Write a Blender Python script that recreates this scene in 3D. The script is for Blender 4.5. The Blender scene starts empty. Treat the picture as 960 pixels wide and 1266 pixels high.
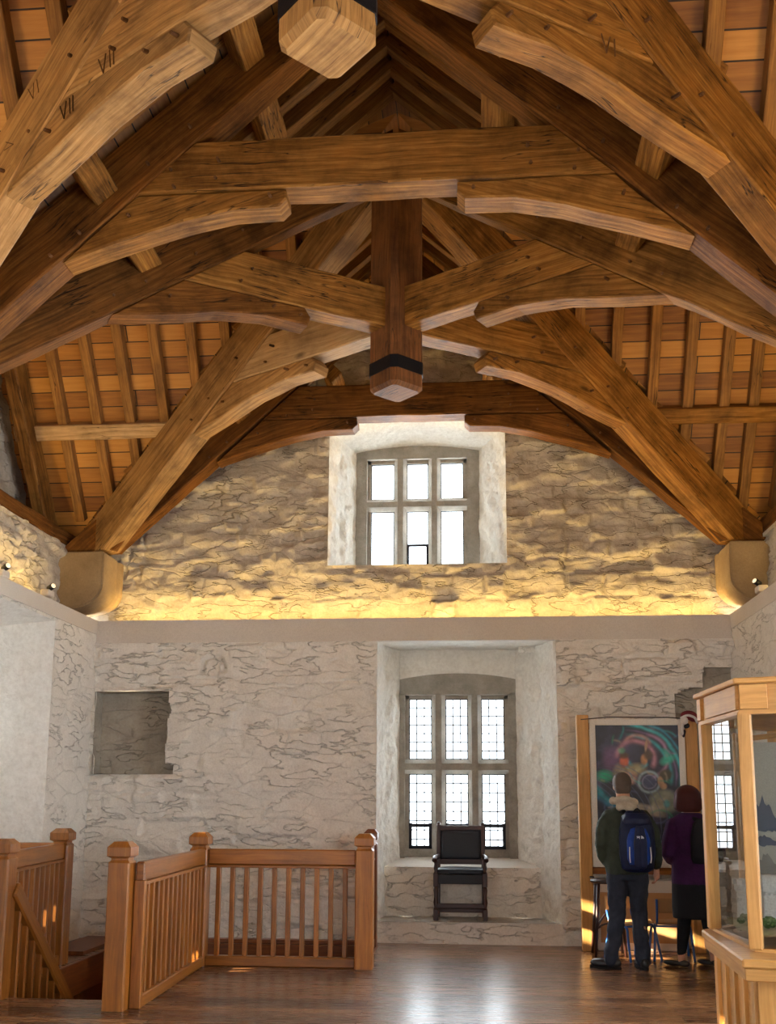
import bpy, bmesh, math, random
import numpy as np
from mathutils import Vector, Matrix
PI = math.pi
C = bpy.context.scene.collection
rnd = random.Random(7)

# ---------------------------------------------------------------- camera, world, sun, exposure
sc = bpy.context.scene
cam = bpy.data.cameras.new('camera')
camo = bpy.data.objects.new('camera', cam); C.objects.link(camo); sc.camera = camo
cam.sensor_fit = 'VERTICAL'; cam.sensor_height = 24.0
cam.lens = 1250.0 * 24.0 / 1266.0
cam.shift_y = 143.0 / 1266.0
PITCH, YAW, ROLL = math.radians(9.4674), math.radians(5.00775), 0.005
camo.matrix_world = Matrix.Translation((0, 0, 1.55)) @ Matrix.Rotation(YAW, 4, 'Z') @ Matrix.Rotation(PI/2 + PITCH, 4, 'X') @ Matrix.Rotation(ROLL, 4, 'Z')
cam.clip_start = 0.05
sc.view_settings.view_transform = 'Standard'
sc.view_settings.look = 'None'
sc.view_settings.gamma = 1.0
sc.view_settings.use_curve_mapping = False
sc.view_settings.exposure = 0.42
sc.cycles.use_denoising = True
sc.cycles.max_bounces = 8; sc.cycles.diffuse_bounces = 5; sc.cycles.transparent_max_bounces = 12
sc.cycles.caustics_reflective = False; sc.cycles.caustics_refractive = False
sc.cycles.sample_clamp_indirect = 6.0; sc.cycles.sample_clamp_direct = 4.0

W = bpy.data.worlds.new('sky'); sc.world = W; W.use_nodes = True
bg = W.node_tree.nodes['Background']
bg.inputs['Color'].default_value = (0.86, 0.93, 1.0, 1); bg.inputs['Strength'].default_value = 52.0

SUN_DIR = Vector((1.0, 0.20, -0.30)).normalized()      # the way the sunlight travels
sl = bpy.data.lights.new('sun', 'SUN'); sl.energy = 60.0; sl.angle = math.radians(0.6); sl.color = (1.0, 0.86, 0.62)
so = bpy.data.objects.new('sun', sl); C.objects.link(so); so.rotation_euler = SUN_DIR.to_track_quat('-Z', 'Y').to_euler()

def area(name, loc, direction, sx, sy, power, col, portal=False, spread=None):
    l = bpy.data.lights.new(name, 'AREA'); l.shape = 'RECTANGLE'; l.size = sx; l.size_y = sy
    l.energy = power; l.color = col
    if spread: l.spread = spread
    if portal: l.cycles.is_portal = True
    o = bpy.data.objects.new(name, l); C.objects.link(o); o.location = loc
    o.rotation_euler = Vector(direction).to_track_quat('-Z', 'Y').to_euler()
    return o

# hall measures (metres; x right, y into the hall, z up)
XC, BAY = -0.705, 4.35
P2 = 8.78; P1 = P2 - BAY
YB, YG = P2 - BAY/2, P2 + BAY/2
XL, XR, YE = -4.365, 2.80, 11.19          # lower wall faces
UL, UR, UE = -4.64, 3.08, 11.40           # upper wall faces behind the ledges
ZL = 3.53                                  # ledge top
YF = -3.2                                  # wall behind the viewer

WARM = (1.0, 0.66, 0.28)
area('ledge_strip_light_end', ((XL+XR)/2 + .1, YE + .07, ZL + .02), (0, 0.25, 1), 6.9, .05, 56, (1.0, .66, .2))
for sx, xw in ((-1, XL - .14), (1, XR + .14)):
    area('ledge_strip_light_side', (xw, 4.0, ZL + .03), (.35*sx, 0, 1), 12.0, .06, 95, (1.0, .68, .22))
# spotlights clipped on the ledges wash the roof
for sx in (-1, 1):
    for yy in (1.0, 4.6, 7.9):
        area('roof_washer_light', (XC + sx*3.45, yy, ZL + .25), (-sx*.35, -.02, 1), .25, .25, 17, (1.0, .68, .30))

for xx in (-3.2, 2.05):          # cool fill lamps added before the solid rear wall to brighten the hall
    area('rear_fill_light', (xx, YF + .08, 2.1), (0, 1, .12), 1.1, 2.0, 70, (.86, .92, 1.0))

# ---------------------------------------------------------------- helpers
def tag(o, label=None, cat=None, group=None, kind=None):
    if label: o['label'] = label
    if cat: o['category'] = cat
    if group: o['group'] = group
    if kind: o['kind'] = kind
    return o
def empty(name, loc=(0, 0, 0), rz=0.0):
    o = bpy.data.objects.new(name, None); C.objects.link(o); o.location = loc; o.rotation_euler = (0, 0, rz)
    o.empty_display_size = .1
    return o
def link(name, me, mat=None, parent=None, smooth=False):
    o = bpy.data.objects.new(name, me); C.objects.link(o)
    if mat: me.materials.append(mat)
    if parent: o.parent = parent
    if smooth:
        me.polygons.foreach_set('use_smooth', [True]*len(me.polygons))
    return o
def obj(name, bm, mat=None, parent=None, smooth=False):
    bmesh.ops.recalc_face_normals(bm, faces=bm.faces)
    me = bpy.data.meshes.new(name); bm.to_mesh(me); bm.free()
    return link(name, me, mat, parent, smooth)
def setuv(bm, f, O, U, V):
    """metre UVs for a face: U along the grain, V across, plus the depth so side faces do not repeat"""
    uv = bm.loops.layers.uv.verify()
    n = f.normal
    N = U.cross(V)
    for l in f.loops:
        d = l.vert.co - O
        a = d.dot(U); b = d.dot(V); c = d.dot(N)
        if abs(n.dot(U)) > .8: l[uv].uv = (c, b)
        elif abs(n.dot(N)) >= abs(n.dot(V)): l[uv].uv = (a, b)
        else: l[uv].uv = (a, c + .37)
def beam_prism(name, poly, org, a, n, t, mat, parent=None, grain=None, bev=.012, jit=.006, seed=0):
    """polygon (s,z) in the upright plane through org along a, thickness +-t along n"""
    r = random.Random(seed*131 + len(poly) + int(poly[0][0]*100))
    a = Vector(a).normalized(); n = Vector(n).normalized(); org = Vector(org)
    pts = []
    for i, p in enumerate(poly):
        q = poly[(i+1) % len(poly)]
        L = math.hypot(q[0]-p[0], q[1]-p[1]); k = max(1, int(L/.22))
        for j in range(k):
            f = j/k
            w = 0 if j == 0 else 1
            pts.append((p[0]+(q[0]-p[0])*f + w*r.uniform(-jit, jit), p[1]+(q[1]-p[1])*f + w*r.uniform(-jit, jit)))
    bm = bmesh.new()
    lo = []; hi = []
    for s, z in pts:
        base = Vector((org.x, org.y, 0)) + a*s + Vector((0, 0, z))
        lo.append(bm.verts.new(base - n*(t + r.uniform(-.003, .003)))); hi.append(bm.verts.new(base + n*(t + r.uniform(-.003, .003))))
    f1 = bm.faces.new(lo); f2 = bm.faces.new(hi[::-1])
    for i in range(len(pts)):
        j = (i+1) % len(pts)
        bm.faces.new((lo[j], lo[i], hi[i], hi[j]))
    bmesh.ops.recalc_face_normals(bm, faces=bm.faces)
    if bev:
        es = [e for e in bm.edges if any(f in (f1, f2) for f in e.link_faces)]
        bmesh.ops.bevel(bm, geom=es, offset=bev, segments=1, affect='EDGES', profile=.5)
    if grain is None:
        grain = max(((poly[(i+1) % len(poly)][0]-p[0], poly[(i+1) % len(poly)][1]-p[1]) for i, p in enumerate(poly)), key=lambda v: v[0]**2+v[1]**2)
    g = Vector(grain).normalized()
    U = a*g[0] + Vector((0, 0, g[1])); V = a*(-g[1]) + Vector((0, 0, g[0]))
    O = Vector((org.x, org.y, 0)) + Vector((r.uniform(-9, 9), r.uniform(-9, 9), r.uniform(-9, 9)))
    bm.normal_update()
    for f in bm.faces: setuv(bm, f, O, U, V)
    return obj(name, bm, mat, parent)
def add_box(bm, c, s, rot=None, seed=None):
    """box centred c, full size s, optional 3x3 rotation; returns verts"""
    m = bmesh.ops.create_cube(bm, size=1.0)
    vs = m['verts']
    M = Matrix.Translation(c) @ (rot.to_4x4() if rot is not None else Matrix.Identity(4)) @ Matrix.Diagonal((s[0], s[1], s[2], 1))
    bmesh.ops.transform(bm, matrix=M, verts=vs)
    return vs
def bar(name, p, q, w, h, mat, parent=None, up=(0, 0, 1), bev=.006, seg=1, jit=0.0):
    """rectangular bar from p to q; w sideways, h along up; grain UV along it"""
    p = Vector(p); q = Vector(q); U = (q-p); L = U.length; U.normalize()
    up = Vector(up); S = U.cross(up).normalized(); Vv = S.cross(U).normalized()
    bm = bmesh.new()
    k = max(1, int(L/.35)) if jit else 1
    rings = []
    for i in range(k+1):
        c = p + U*(L*i/k) + (S*rnd.uniform(-jit, jit) + Vv*rnd.uniform(-jit, jit))
        rings.append([bm.verts.new(c + S*sx*w/2 + Vv*sv*h/2) for sx, sv in ((-1, -1), (1, -1), (1, 1), (-1, 1))])
    for A, B in zip(rings, rings[1:]):
        for i in range(4): bm.faces.new((A[i], A[(i+1) % 4], B[(i+1) % 4], B[i]))
    bm.faces.new(rings[0][::-1]); bm.faces.new(rings[-1])
    bmesh.ops.recalc_face_normals(bm, faces=bm.faces)
    if bev: bmesh.ops.bevel(bm, geom=[e for e in bm.edges if e.calc_face_angle(0) > .5], offset=bev, segments=seg, affect='EDGES', profile=.6)
    O = Vector((rnd.uniform(-9, 9), rnd.uniform(-9, 9), rnd.uniform(-9, 9)))
    bm.normal_update()
    for f in bm.faces: setuv(bm, f, O, U, Vv)
    return obj(name, bm, mat, parent)
def lathe(name, prof, loc, mat, parent=None, n=20, axis=None, smooth=True):
    bm = bmesh.new(); rings = []
    M = Matrix.Identity(3) if axis is None else Vector((0, 0, 1)).rotation_difference(Vector(axis)).to_matrix()
    for r, z in prof:
        rings.append([bm.verts.new(Vector(loc) + M @ Vector((r*math.cos(2*PI*i/n), r*math.sin(2*PI*i/n), z))) for i in range(n)])
    for A, B in zip(rings, rings[1:]):
        for i in range(n): bm.faces.new((A[i], A[(i+1) % n], B[(i+1) % n], B[i]))
    bm.faces.new(rings[0][::-1]); bm.faces.new(rings[-1])
    return obj(name, bm, mat, parent, smooth)
def tube_bm(bm, pts, r, n=8, closed=False):
    pts = [Vector(p) for p in pts]; rings = []
    rr = r if isinstance(r, (list, tuple)) else [r]*len(pts)
    s = None
    for i, p in enumerate(pts):
        t = ((pts[min(i+1, len(pts)-1)] - pts[max(i-1, 0)])).normalized()
        if s is None:
            ref = Vector((0, 0, 1)) if abs(t.z) < .9 else Vector((1, 0, 0)); s = t.cross(ref).normalized()
        else:
            s = (s - t*s.dot(t)).normalized()
        u = s.cross(t)
        rings.append([bm.verts.new(p + (s*math.cos(2*PI*k/n) + u*math.sin(2*PI*k/n))*rr[i]) for k in range(n)])
    for A, B in zip(rings, rings[1:]):
        for k in range(n): bm.faces.new((A[k], A[(k+1) % n], B[(k+1) % n], B[k]))
    bm.faces.new(rings[0][::-1]); bm.faces.new(rings[-1])
def smooth_path(pts, k=5):
    pts = [Vector(p) for p in pts]; out = []
    P = [pts[0]] + pts + [pts[-1]]
    for i in range(1, len(P)-2):
        a, b, c, d = P[i-1], P[i], P[i+1], P[i+2]
        for j in range(k):
            t = j/k
            out.append(.5*((2*b) + (c-a)*t + (2*a-5*b+4*c-d)*t*t + (3*b-a-3*c+d)*t**3))
    out.append(pts[-1]); return out

# ---------------------------------------------------------------- materials
def newmat(name):
    m = bpy.data.materials.new(name); m.use_nodes = True
    nt = m.node_tree; b = nt.nodes['Principled BSDF']
    return m, nt, b
def N(nt, typ, **kw):
    n = nt.nodes.new(typ)
    for k, v in kw.items():
        if k in n.inputs: n.inputs[k].default_value = v
        else: setattr(n, k, v)
    return n
def ramp(nt, stops, interp='LINEAR'):
    r = nt.nodes.new('ShaderNodeValToRGB'); r.color_ramp.interpolation = interp
    e = r.color_ramp.elements
    e[0].position, e[0].color = stops[0][0], (*stops[0][1], 1)
    e[1].position, e[1].color = stops[-1][0], (*stops[-1][1], 1)
    for p, c in stops[1:-1]:
        x = e.new(p); x.color = (*c, 1)
    return r
def mixc(nt, fac, a, b, mode='MIX'):
    m = nt.nodes.new('ShaderNodeMix'); m.data_type = 'RGBA'; m.blend_type = mode
    for s, v in ((m.inputs[0], fac), (m.inputs[6], a), (m.inputs[7], b)):
        if isinstance(v, (int, float)): s.default_value = v
        elif isinstance(v, tuple): s.default_value = (*v, 1) if len(v) == 3 else v
        else: nt.links.new(v, s)
    return m.outputs[2]
def wood(name, dark, mid, light, rough=.6, scale=1.0, crack=1.0, bump=.35, stain=.5, spec=.3):
    m, nt, b = newmat(name); Lk = nt.links.new
    tc = N(nt, 'ShaderNodeTexCoord'); oi = N(nt, 'ShaderNodeObjectInfo')
    ofs = N(nt, 'ShaderNodeVectorMath', operation='SCALE'); cx = N(nt, 'ShaderNodeCombineXYZ')
    Lk(oi.outputs['Random'], cx.inputs[0]); Lk(oi.outputs['Random'], cx.inputs[1]); Lk(cx.outputs[0], ofs.inputs[0]); ofs.inputs['Scale'].default_value = 37.0
    add = N(nt, 'ShaderNodeVectorMath', operation='ADD'); Lk(tc.outputs['UV'], add.inputs[0]); Lk(ofs.outputs[0], add.inputs[1])
    # gentle bend of the grain
    nb = N(nt, 'ShaderNodeTexNoise', Scale=1.3, Detail=2.0); Lk(add.outputs[0], nb.inputs['Vector'])
    mp = N(nt, 'ShaderNodeMapping'); mp.inputs['Scale'].default_value = (1.5*scale, 34*scale, 1)
    wob = N(nt, 'ShaderNodeVectorMath', operation='MULTIPLY_ADD'); wob.inputs[1].default_value = (0, .09, 0)
    Lk(nb.outputs['Color'], wob.inputs[0]); Lk(add.outputs[0], wob.inputs[2]); Lk(wob.outputs[0], mp.inputs['Vector'])
    g = N(nt, 'ShaderNodeTexNoise', Scale=1.0, Detail=9.0, Roughness=.7); Lk(mp.outputs[0], g.inputs['Vector'])
    big = N(nt, 'ShaderNodeTexNoise', Scale=2.2, Detail=5.0, Roughness=.65); Lk(add.outputs[0], big.inputs['Vector'])
    r = ramp(nt, [(.28, dark), (.5, mid), (.74, light)]); Lk(g.outputs[0], r.inputs[0])
    r2 = ramp(nt, [(.34, (.30, .25, .2)), (.5, (.9, .9, .9)), (.68, (1.3, 1.22, 1.1))]); Lk(big.outputs[0], r2.inputs[0])
    c = mixc(nt, stain, r.outputs[0], r2.outputs[0], 'MULTIPLY')
    # knots
    vk = N(nt, 'ShaderNodeTexVoronoi', Scale=1.0); mk = N(nt, 'ShaderNodeMapping'); mk.inputs['Scale'].default_value = (1.1, 2.6, 1)
    Lk(wob.outputs[0], mk.inputs['Vector']); Lk(mk.outputs[0], vk.inputs['Vector'])
    rk = ramp(nt, [(.03, (1, 1, 1)), (.10, (0, 0, 0))]); Lk(vk.outputs['Distance'], rk.inputs[0])
    km = N(nt, 'ShaderNodeMath', operation='MULTIPLY'); Lk(rk.outputs[0], km.inputs[0]); km.inputs[1].default_value = .75
    c = mixc(nt, km.outputs[0], c, tuple(x*.35 for x in dark))
    # shakes and cracks along the grain
    mc = N(nt, 'ShaderNodeMapping'); mc.inputs['Scale'].default_value = (.55, 7.5, 1); Lk(wob.outputs[0], mc.inputs['Vector'])
    nc = N(nt, 'ShaderNodeTexNoise', Scale=1.6, Detail=3.0); Lk(mc.outputs[0], nc.inputs['Vector'])
    ab = N(nt, 'ShaderNodeMath', operation='SUBTRACT'); Lk(nc.outputs[0], ab.inputs[0]); ab.inputs[1].default_value = .5
    ab2 = N(nt, 'ShaderNodeMath', operation='ABSOLUTE'); Lk(ab.outputs[0], ab2.inputs[0])
    rc = ramp(nt, [(.0, (1, 1, 1)), (.013, (0, 0, 0))]); Lk(ab2.outputs[0], rc.inputs[0])
    gate = ramp(nt, [(.5, (0, 0, 0)), (.6, (1, 1, 1))]); Lk(nb.outputs[0], gate.inputs[0])
    cm = N(nt, 'ShaderNodeMath', operation='MULTIPLY'); Lk(rc.outputs[0], cm.inputs[0]); Lk(gate.outputs[0], cm.inputs[1])
    cm2 = N(nt, 'ShaderNodeMath', operation='MULTIPLY'); Lk(cm.outputs[0], cm2.inputs[0]); cm2.inputs[1].default_value = crack
    c = mixc(nt, cm2.outputs[0], c, tuple(x*.2 for x in dark))
    # piece-to-piece tone
    mr = N(nt, 'ShaderNodeMapRange'); mr.inputs['To Min'].default_value = .82; mr.inputs['To Max'].default_value = 1.16; Lk(oi.outputs['Random'], mr.inputs['Value'])
    hs = N(nt, 'ShaderNodeHueSaturation'); Lk(c, hs.inputs['Color']); Lk(mr.outputs[0], hs.inputs['Value'])
    Lk(hs.outputs[0], b.inputs['Base Color'])
    b.inputs['Roughness'].default_value = rough; b.inputs['Specular IOR Level'].default_value = spec
    hm = N(nt, 'ShaderNodeMath', operation='SUBTRACT'); Lk(g.outputs[0], hm.inputs[0]); Lk(cm2.outputs[0], hm.inputs[1])
    hb = N(nt, 'ShaderNodeMath', operation='ADD'); Lk(hm.outputs[0], hb.inputs[0]); Lk(big.outputs[0], hb.inputs[1])
    bp = N(nt, 'ShaderNodeBump', Strength=bump, Distance=.012); Lk(hb.outputs[0], bp.inputs['Height']); Lk(bp.outputs[0], b.inputs['Normal'])
    return m
def stone(name, base, var, rough=.9, bump=.5, fine=55.0, stainc=None, stains=.0, big=3.0, scars=0):
    m, nt, b = newmat(name); Lk = nt.links.new
    tc = N(nt, 'ShaderNodeTexCoord')
    n1 = N(nt, 'ShaderNodeTexNoise', Scale=big, Detail=6.0, Roughness=.6); Lk(tc.outputs['Object'], n1.inputs['Vector'])
    n2 = N(nt, 'ShaderNodeTexNoise', Scale=fine, Detail=4.0, Roughness=.6); Lk(tc.outputs['Object'], n2.inputs['Vector'])
    r = ramp(nt, [(.3, var), (.65, base)]); Lk(n1.outputs[0], r.inputs[0])
    c = r.outputs[0]
    r2 = ramp(nt, [(.35, (.82, .8, .78)), (.6, (1, 1, 1))]); Lk(n2.outputs[0], r2.inputs[0])
    c = mixc(nt, .6, c, r2.outputs[0], 'MULTIPLY')
    if stains:
        n3 = N(nt, 'ShaderNodeTexNoise', Scale=1.1, Detail=8.0, Roughness=.7); Lk(tc.outputs['Object'], n3.inputs['Vector'])
        r3 = ramp(nt, [(.5, (0, 0, 0)), (.72, (1, 1, 1))]); Lk(n3.outputs[0], r3.inputs[0])
        sm = N(nt, 'ShaderNodeMath', operation='MULTIPLY'); Lk(r3.outputs[0], sm.inputs[0]); sm.inputs[1].default_value = stains
        c = mixc(nt, sm.outputs[0], c, stainc)
    Lk(c, b.inputs['Base Color']); b.inputs['Roughness'].default_value = rough; b.inputs['Specular IOR Level'].default_value = .2
    if scars:
        # thin mortar grooves and broken arrises under the limewash
        nw = N(nt, 'ShaderNodeTexNoise', Scale=3.5, Detail=4.0); Lk(tc.outputs['Object'], nw.inputs['Vector'])
        wv = N(nt, 'ShaderNodeVectorMath', operation='MULTIPLY_ADD'); wv.inputs[1].default_value = (.16, .16, .10); Lk(nw.outputs['Color'], wv.inputs[0]); Lk(tc.outputs['Object'], wv.inputs[2])
        ms = N(nt, 'ShaderNodeMapping'); ms.inputs['Scale'].default_value = (1.9, 1.9, 4.6); Lk(wv.outputs[0], ms.inputs['Vector'])
        vo = N(nt, 'ShaderNodeTexVoronoi', feature='DISTANCE_TO_EDGE', Scale=1.0); Lk(ms.outputs[0], vo.inputs['Vector'])
        rv = ramp(nt, [(.0, (1, 1, 1)), (.045, (0, 0, 0))]); Lk(vo.outputs['Distance'], rv.inputs[0])
        m2 = N(nt, 'ShaderNodeMapping'); m2.inputs['Scale'].default_value = (2.6, 2.6, 9.0); Lk(wv.outputs[0], m2.inputs['Vector'])
        ni = N(nt, 'ShaderNodeTexNoise', Scale=1.0, Detail=3.0, Roughness=.5); Lk(m2.outputs[0], ni.inputs['Vector'])
        a1 = N(nt, 'ShaderNodeMath', operation='SUBTRACT'); Lk(ni.outputs[0], a1.inputs[0]); a1.inputs[1].default_value = .5
        a2 = N(nt, 'ShaderNodeMath', operation='ABSOLUTE'); Lk(a1.outputs[0], a2.inputs[0])
        ri = ramp(nt, [(.0, (1, 1, 1)), (.019, (0, 0, 0))]); Lk(a2.outputs[0], ri.inputs[0])
        ng = N(nt, 'ShaderNodeTexNoise', Scale=1.7, Detail=3.0); Lk(tc.outputs['Object'], ng.inputs['Vector'])
        g1 = ramp(nt, [(.46, (0, 0, 0)), (.62, (1, 1, 1))]); Lk(ng.outputs[0], g1.inputs[0])
        g2 = ramp(nt, [(.46, (1, 1, 1)), (.60, (0, 0, 0))]); Lk(ng.outputs[0], g2.inputs[0])
        l1 = N(nt, 'ShaderNodeMath', operation='MULTIPLY'); Lk(rv.outputs[0], l1.inputs[0]); Lk(g1.outputs[0], l1.inputs[1])
        l2 = N(nt, 'ShaderNodeMath', operation='MULTIPLY'); Lk(ri.outputs[0], l2.inputs[0]); Lk(g2.outputs[0], l2.inputs[1])
        ls = N(nt, 'ShaderNodeMath', operation='MAXIMUM'); l1b = N(nt, 'ShaderNodeMath', operation='MULTIPLY'); Lk(l1.outputs[0], l1b.inputs[0]); l1b.inputs[1].default_value = .3; Lk(l1b.outputs[0], ls.inputs[0]); Lk(l2.outputs[0], ls.inputs[1])
        lm = N(nt, 'ShaderNodeMath', operation='MULTIPLY'); Lk(ls.outputs[0], lm.inputs[0]); lm.inputs[1].default_value = .42*scars
        c = mixc(nt, lm.outputs[0], c, tuple(x*.45 for x in var)); Lk(c, b.inputs['Base Color'])
    ad = N(nt, 'ShaderNodeMath', operation='ADD'); Lk(n1.outputs[0], ad.inputs[0])
    ml = N(nt, 'ShaderNodeMath', operation='MULTIPLY'); Lk(n2.outputs[0], ml.inputs[0]); ml.inputs[1].default_value = .14
    Lk(ml.outputs[0], ad.inputs[1])
    if scars:
        ml2 = N(nt, 'ShaderNodeMath', operation='MULTIPLY_ADD'); Lk(ls.outputs[0], ml2.inputs[0]); ml2.inputs[1].default_value = -.9*scars; Lk(ad.outputs[0], ml2.inputs[2]); ad = ml2
    bp = N(nt, 'ShaderNodeBump', Strength=bump, Distance=.03); Lk(ad.outputs[0], bp.inputs['Height']); Lk(bp.outputs[0], b.inputs['Normal'])
    return m
def plain(name, col, rough=.5, metal=0.0, spec=.5, bump=0.0, bscale=200.0, emit=0.0):
    m, nt, b = newmat(name)
    b.inputs['Base Color'].default_value = (*col, 1); b.inputs['Roughness'].default_value = rough
    b.inputs['Metallic'].default_value = metal; b.inputs['Specular IOR Level'].default_value = spec
    if emit:
        b.inputs['Emission Color'].default_value = (*col, 1); b.inputs['Emission Strength'].default_value = emit
    n1 = N(nt, 'ShaderNodeTexNoise', Scale=bscale, Detail=3.0); tc = N(nt, 'ShaderNodeTexCoord'); nt.links.new(tc.outputs['Object'], n1.inputs['Vector'])
    r = ramp(nt, [(.3, tuple(x*.85 for x in col)), (.7, tuple(min(1, x*1.12) for x in col))]); nt.links.new(n1.outputs[0], r.inputs[0]); nt.links.new(r.outputs[0], b.inputs['Base Color'])
    if bump:
        bp = N(nt, 'ShaderNodeBump', Strength=bump, Distance=.004); nt.links.new(n1.outputs[0], bp.inputs['Height']); nt.links.new(bp.outputs[0], b.inputs['Normal'])
    return m
def planks(name, cols, width, length, rough, gap=.004, gloss_var=.0, bump=.3, grain=(2.0, 30.0), spec=.5, tonevar=1.0):
    """boards along UV.x, board width in UV.y, all in metres"""
    m, nt, b = newmat(name); Lk = nt.links.new
    tc = N(nt, 'ShaderNodeTexCoord')
    bt = N(nt, 'ShaderNodeTexBrick'); bt.offset = .37; bt.offset_frequency = 2; bt.squash = 1.0
    bt.inputs['Color1'].default_value = (0, 0, 0, 1); bt.inputs['Color2'].default_value = (1, 1, 1, 1); bt.inputs['Mortar'].default_value = (.5, .5, .5, 1)
    bt.inputs['Scale'].default_value = 1.0; bt.inputs['Mortar Size'].default_value = gap; bt.inputs['Mortar Smooth'].default_value = .1
    bt.inputs['Bias'].default_value = 0; bt.inputs['Brick Width'].default_value = length; bt.inputs['Row Height'].default_value = width
    Lk(tc.outputs['UV'], bt.inputs['Vector'])
    off = N(nt, 'ShaderNodeVectorMath', operation='MULTIPLY_ADD'); off.inputs[1].default_value = (31, 17, 0)
    Lk(bt.outputs['Color'], off.inputs[0]); Lk(tc.outputs['UV'], off.inputs[2])
    mp = N(nt, 'ShaderNodeMapping'); mp.inputs['Scale'].default_value = (grain[0], grain[1], 1); Lk(off.outputs[0], mp.inputs['Vector'])
    g = N(nt, 'ShaderNodeTexNoise', Scale=1.0, Detail=6.0, Roughness=.6); Lk(mp.outputs[0], g.inputs['Vector'])
    r = ramp(nt, [(.2, cols[0]), (.5, cols[1]), (.85, cols[2])])
    mx = N(nt, 'ShaderNodeMath', operation='MULTIPLY_ADD'); Lk(g.outputs[0], mx.inputs[0]); mx.inputs[1].default_value = .45
    sc_ = N(nt, 'ShaderNodeMath', operation='MULTIPLY'); Lk(bt.outputs['Color'], sc_.inputs[0]); sc_.inputs[1].default_value = .55*tonevar
    Lk(sc_.outputs[0], mx.inputs[2]); Lk(mx.outputs[0], r.inputs[0])
    c = mixc(nt, bt.outputs['Fac'], r.outputs[0], tuple(x*.12 for x in cols[0]))
    vk = N(nt, 'ShaderNodeTexVoronoi', Scale=2.2); Lk(off.outputs[0], vk.inputs['Vector'])
    rk = ramp(nt, [(.02, (.8, .8, .8)), (.06, (0, 0, 0))]); Lk(vk.outputs['Distance'], rk.inputs[0])
    c = mixc(nt, rk.outputs[0], c, tuple(x*.4 for x in cols[0]))
    Lk(c, b.inputs['Base Color']); b.inputs['Specular IOR Level'].default_value = spec
    rg = N(nt, 'ShaderNodeMapRange'); rg.inputs['To Min'].default_value = max(.02, rough-gloss_var); rg.inputs['To Max'].default_value = rough+gloss_var
    Lk(g.outputs[0], rg.inputs['Value']); Lk(rg.outputs[0], b.inputs['Roughness'])
    h = N(nt, 'ShaderNodeMath', operation='MULTIPLY_ADD'); Lk(bt.outputs['Fac'], h.inputs[0]); h.inputs[1].default_value = -1.5
    gs = N(nt, 'ShaderNodeMath', operation='MULTIPLY'); Lk(g.outputs[0], gs.inputs[0]); gs.inputs[1].default_value = .12; Lk(gs.outputs[0], h.inputs[2])
    bp = N(nt, 'ShaderNodeBump', Strength=bump, Distance=.004); Lk(h.outputs[0], bp.inputs['Height']); Lk(bp.outputs[0], b.inputs['Normal'])
    return m

M = {}
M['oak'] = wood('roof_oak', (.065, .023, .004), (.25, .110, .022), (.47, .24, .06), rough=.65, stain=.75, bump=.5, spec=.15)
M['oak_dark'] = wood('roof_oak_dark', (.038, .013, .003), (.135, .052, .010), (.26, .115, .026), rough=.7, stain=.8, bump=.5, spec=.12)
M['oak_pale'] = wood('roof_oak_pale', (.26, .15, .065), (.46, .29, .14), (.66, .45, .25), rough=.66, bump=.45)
M['oak_daylit'] = wood('roof_oak_daylit', (.12, .055, .016), (.34, .185, .065), (.55, .335, .14), rough=.64, stain=.65, bump=.45)  # paler oak: daylight on the back-left truss arms put into the colour
M['oak_end'] = wood('roof_oak_sawn', (.12, .05, .014), (.32, .165, .05), (.50, .29, .1), rough=.7, crack=1)
M['rafter'] = wood('rafter_oak', (.10, .040, .009), (.26, .118, .028), (.44, .225, .06), rough=.65, stain=.45)
M['deck'] = planks('roof_boarding', [(.18, .060, .011), (.44, .19, .036), (.66, .34, .085)], .172, 3.7, .6, gap=.006, bump=.6, tonevar=.75)
M['floor'] = planks('floor_boards', [(.055, .022, .008), (.15, .064, .024), (.27, .13, .055)], .165, 2.3, .27, gap=.006, gloss_var=.1, bump=.6, spec=.5)
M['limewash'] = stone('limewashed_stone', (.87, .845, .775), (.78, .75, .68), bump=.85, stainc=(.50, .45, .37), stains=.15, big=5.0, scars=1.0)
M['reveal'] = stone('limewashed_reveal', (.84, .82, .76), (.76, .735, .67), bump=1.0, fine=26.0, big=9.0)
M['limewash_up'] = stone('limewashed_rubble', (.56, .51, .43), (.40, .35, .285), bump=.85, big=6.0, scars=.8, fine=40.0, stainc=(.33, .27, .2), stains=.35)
M['plaster'] = stone('smooth_limewash', (.68, .63, .56), (.62, .57, .50), bump=.15, fine=90.0, big=1.5)
M['barestone'] = stone('bare_stone', (.46, .42, .35), (.33, .30, .25), bump=.8, scars=.8, fine=35.0)
M['winstone'] = stone('window_stone', (.33, .30, .255), (.20, .18, .15), bump=.4, fine=60.0, big=5.0)
M['corbel'] = stone('corbel_sandstone', (.34, .245, .145), (.23, .16, .09), bump=.6, fine=50.0)
M['joinery'] = wood('pine_joinery', (.13, .040, .005), (.27, .092, .013), (.41, .16, .026), rough=.34, stain=.3, crack=.3, bump=.1, scale=.8, spec=.5)
M['joinery_dark'] = wood('dark_pine_joinery', (.07, .018, .004), (.15, .042, .009), (.24, .08, .018), rough=.35, stain=.3, crack=.3, bump=.1, spec=.5)
M['iron'] = plain('black_iron', (.012, .013, .018), rough=.5, metal=.6, bump=.2, bscale=60)
M['lead'] = plain('lead_came', (.05, .05, .055), rough=.7)
M['peg'] = wood('oak_peg', (.05, .02, .006), (.12, .05, .014), (.2, .09, .03), rough=.7)
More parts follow.
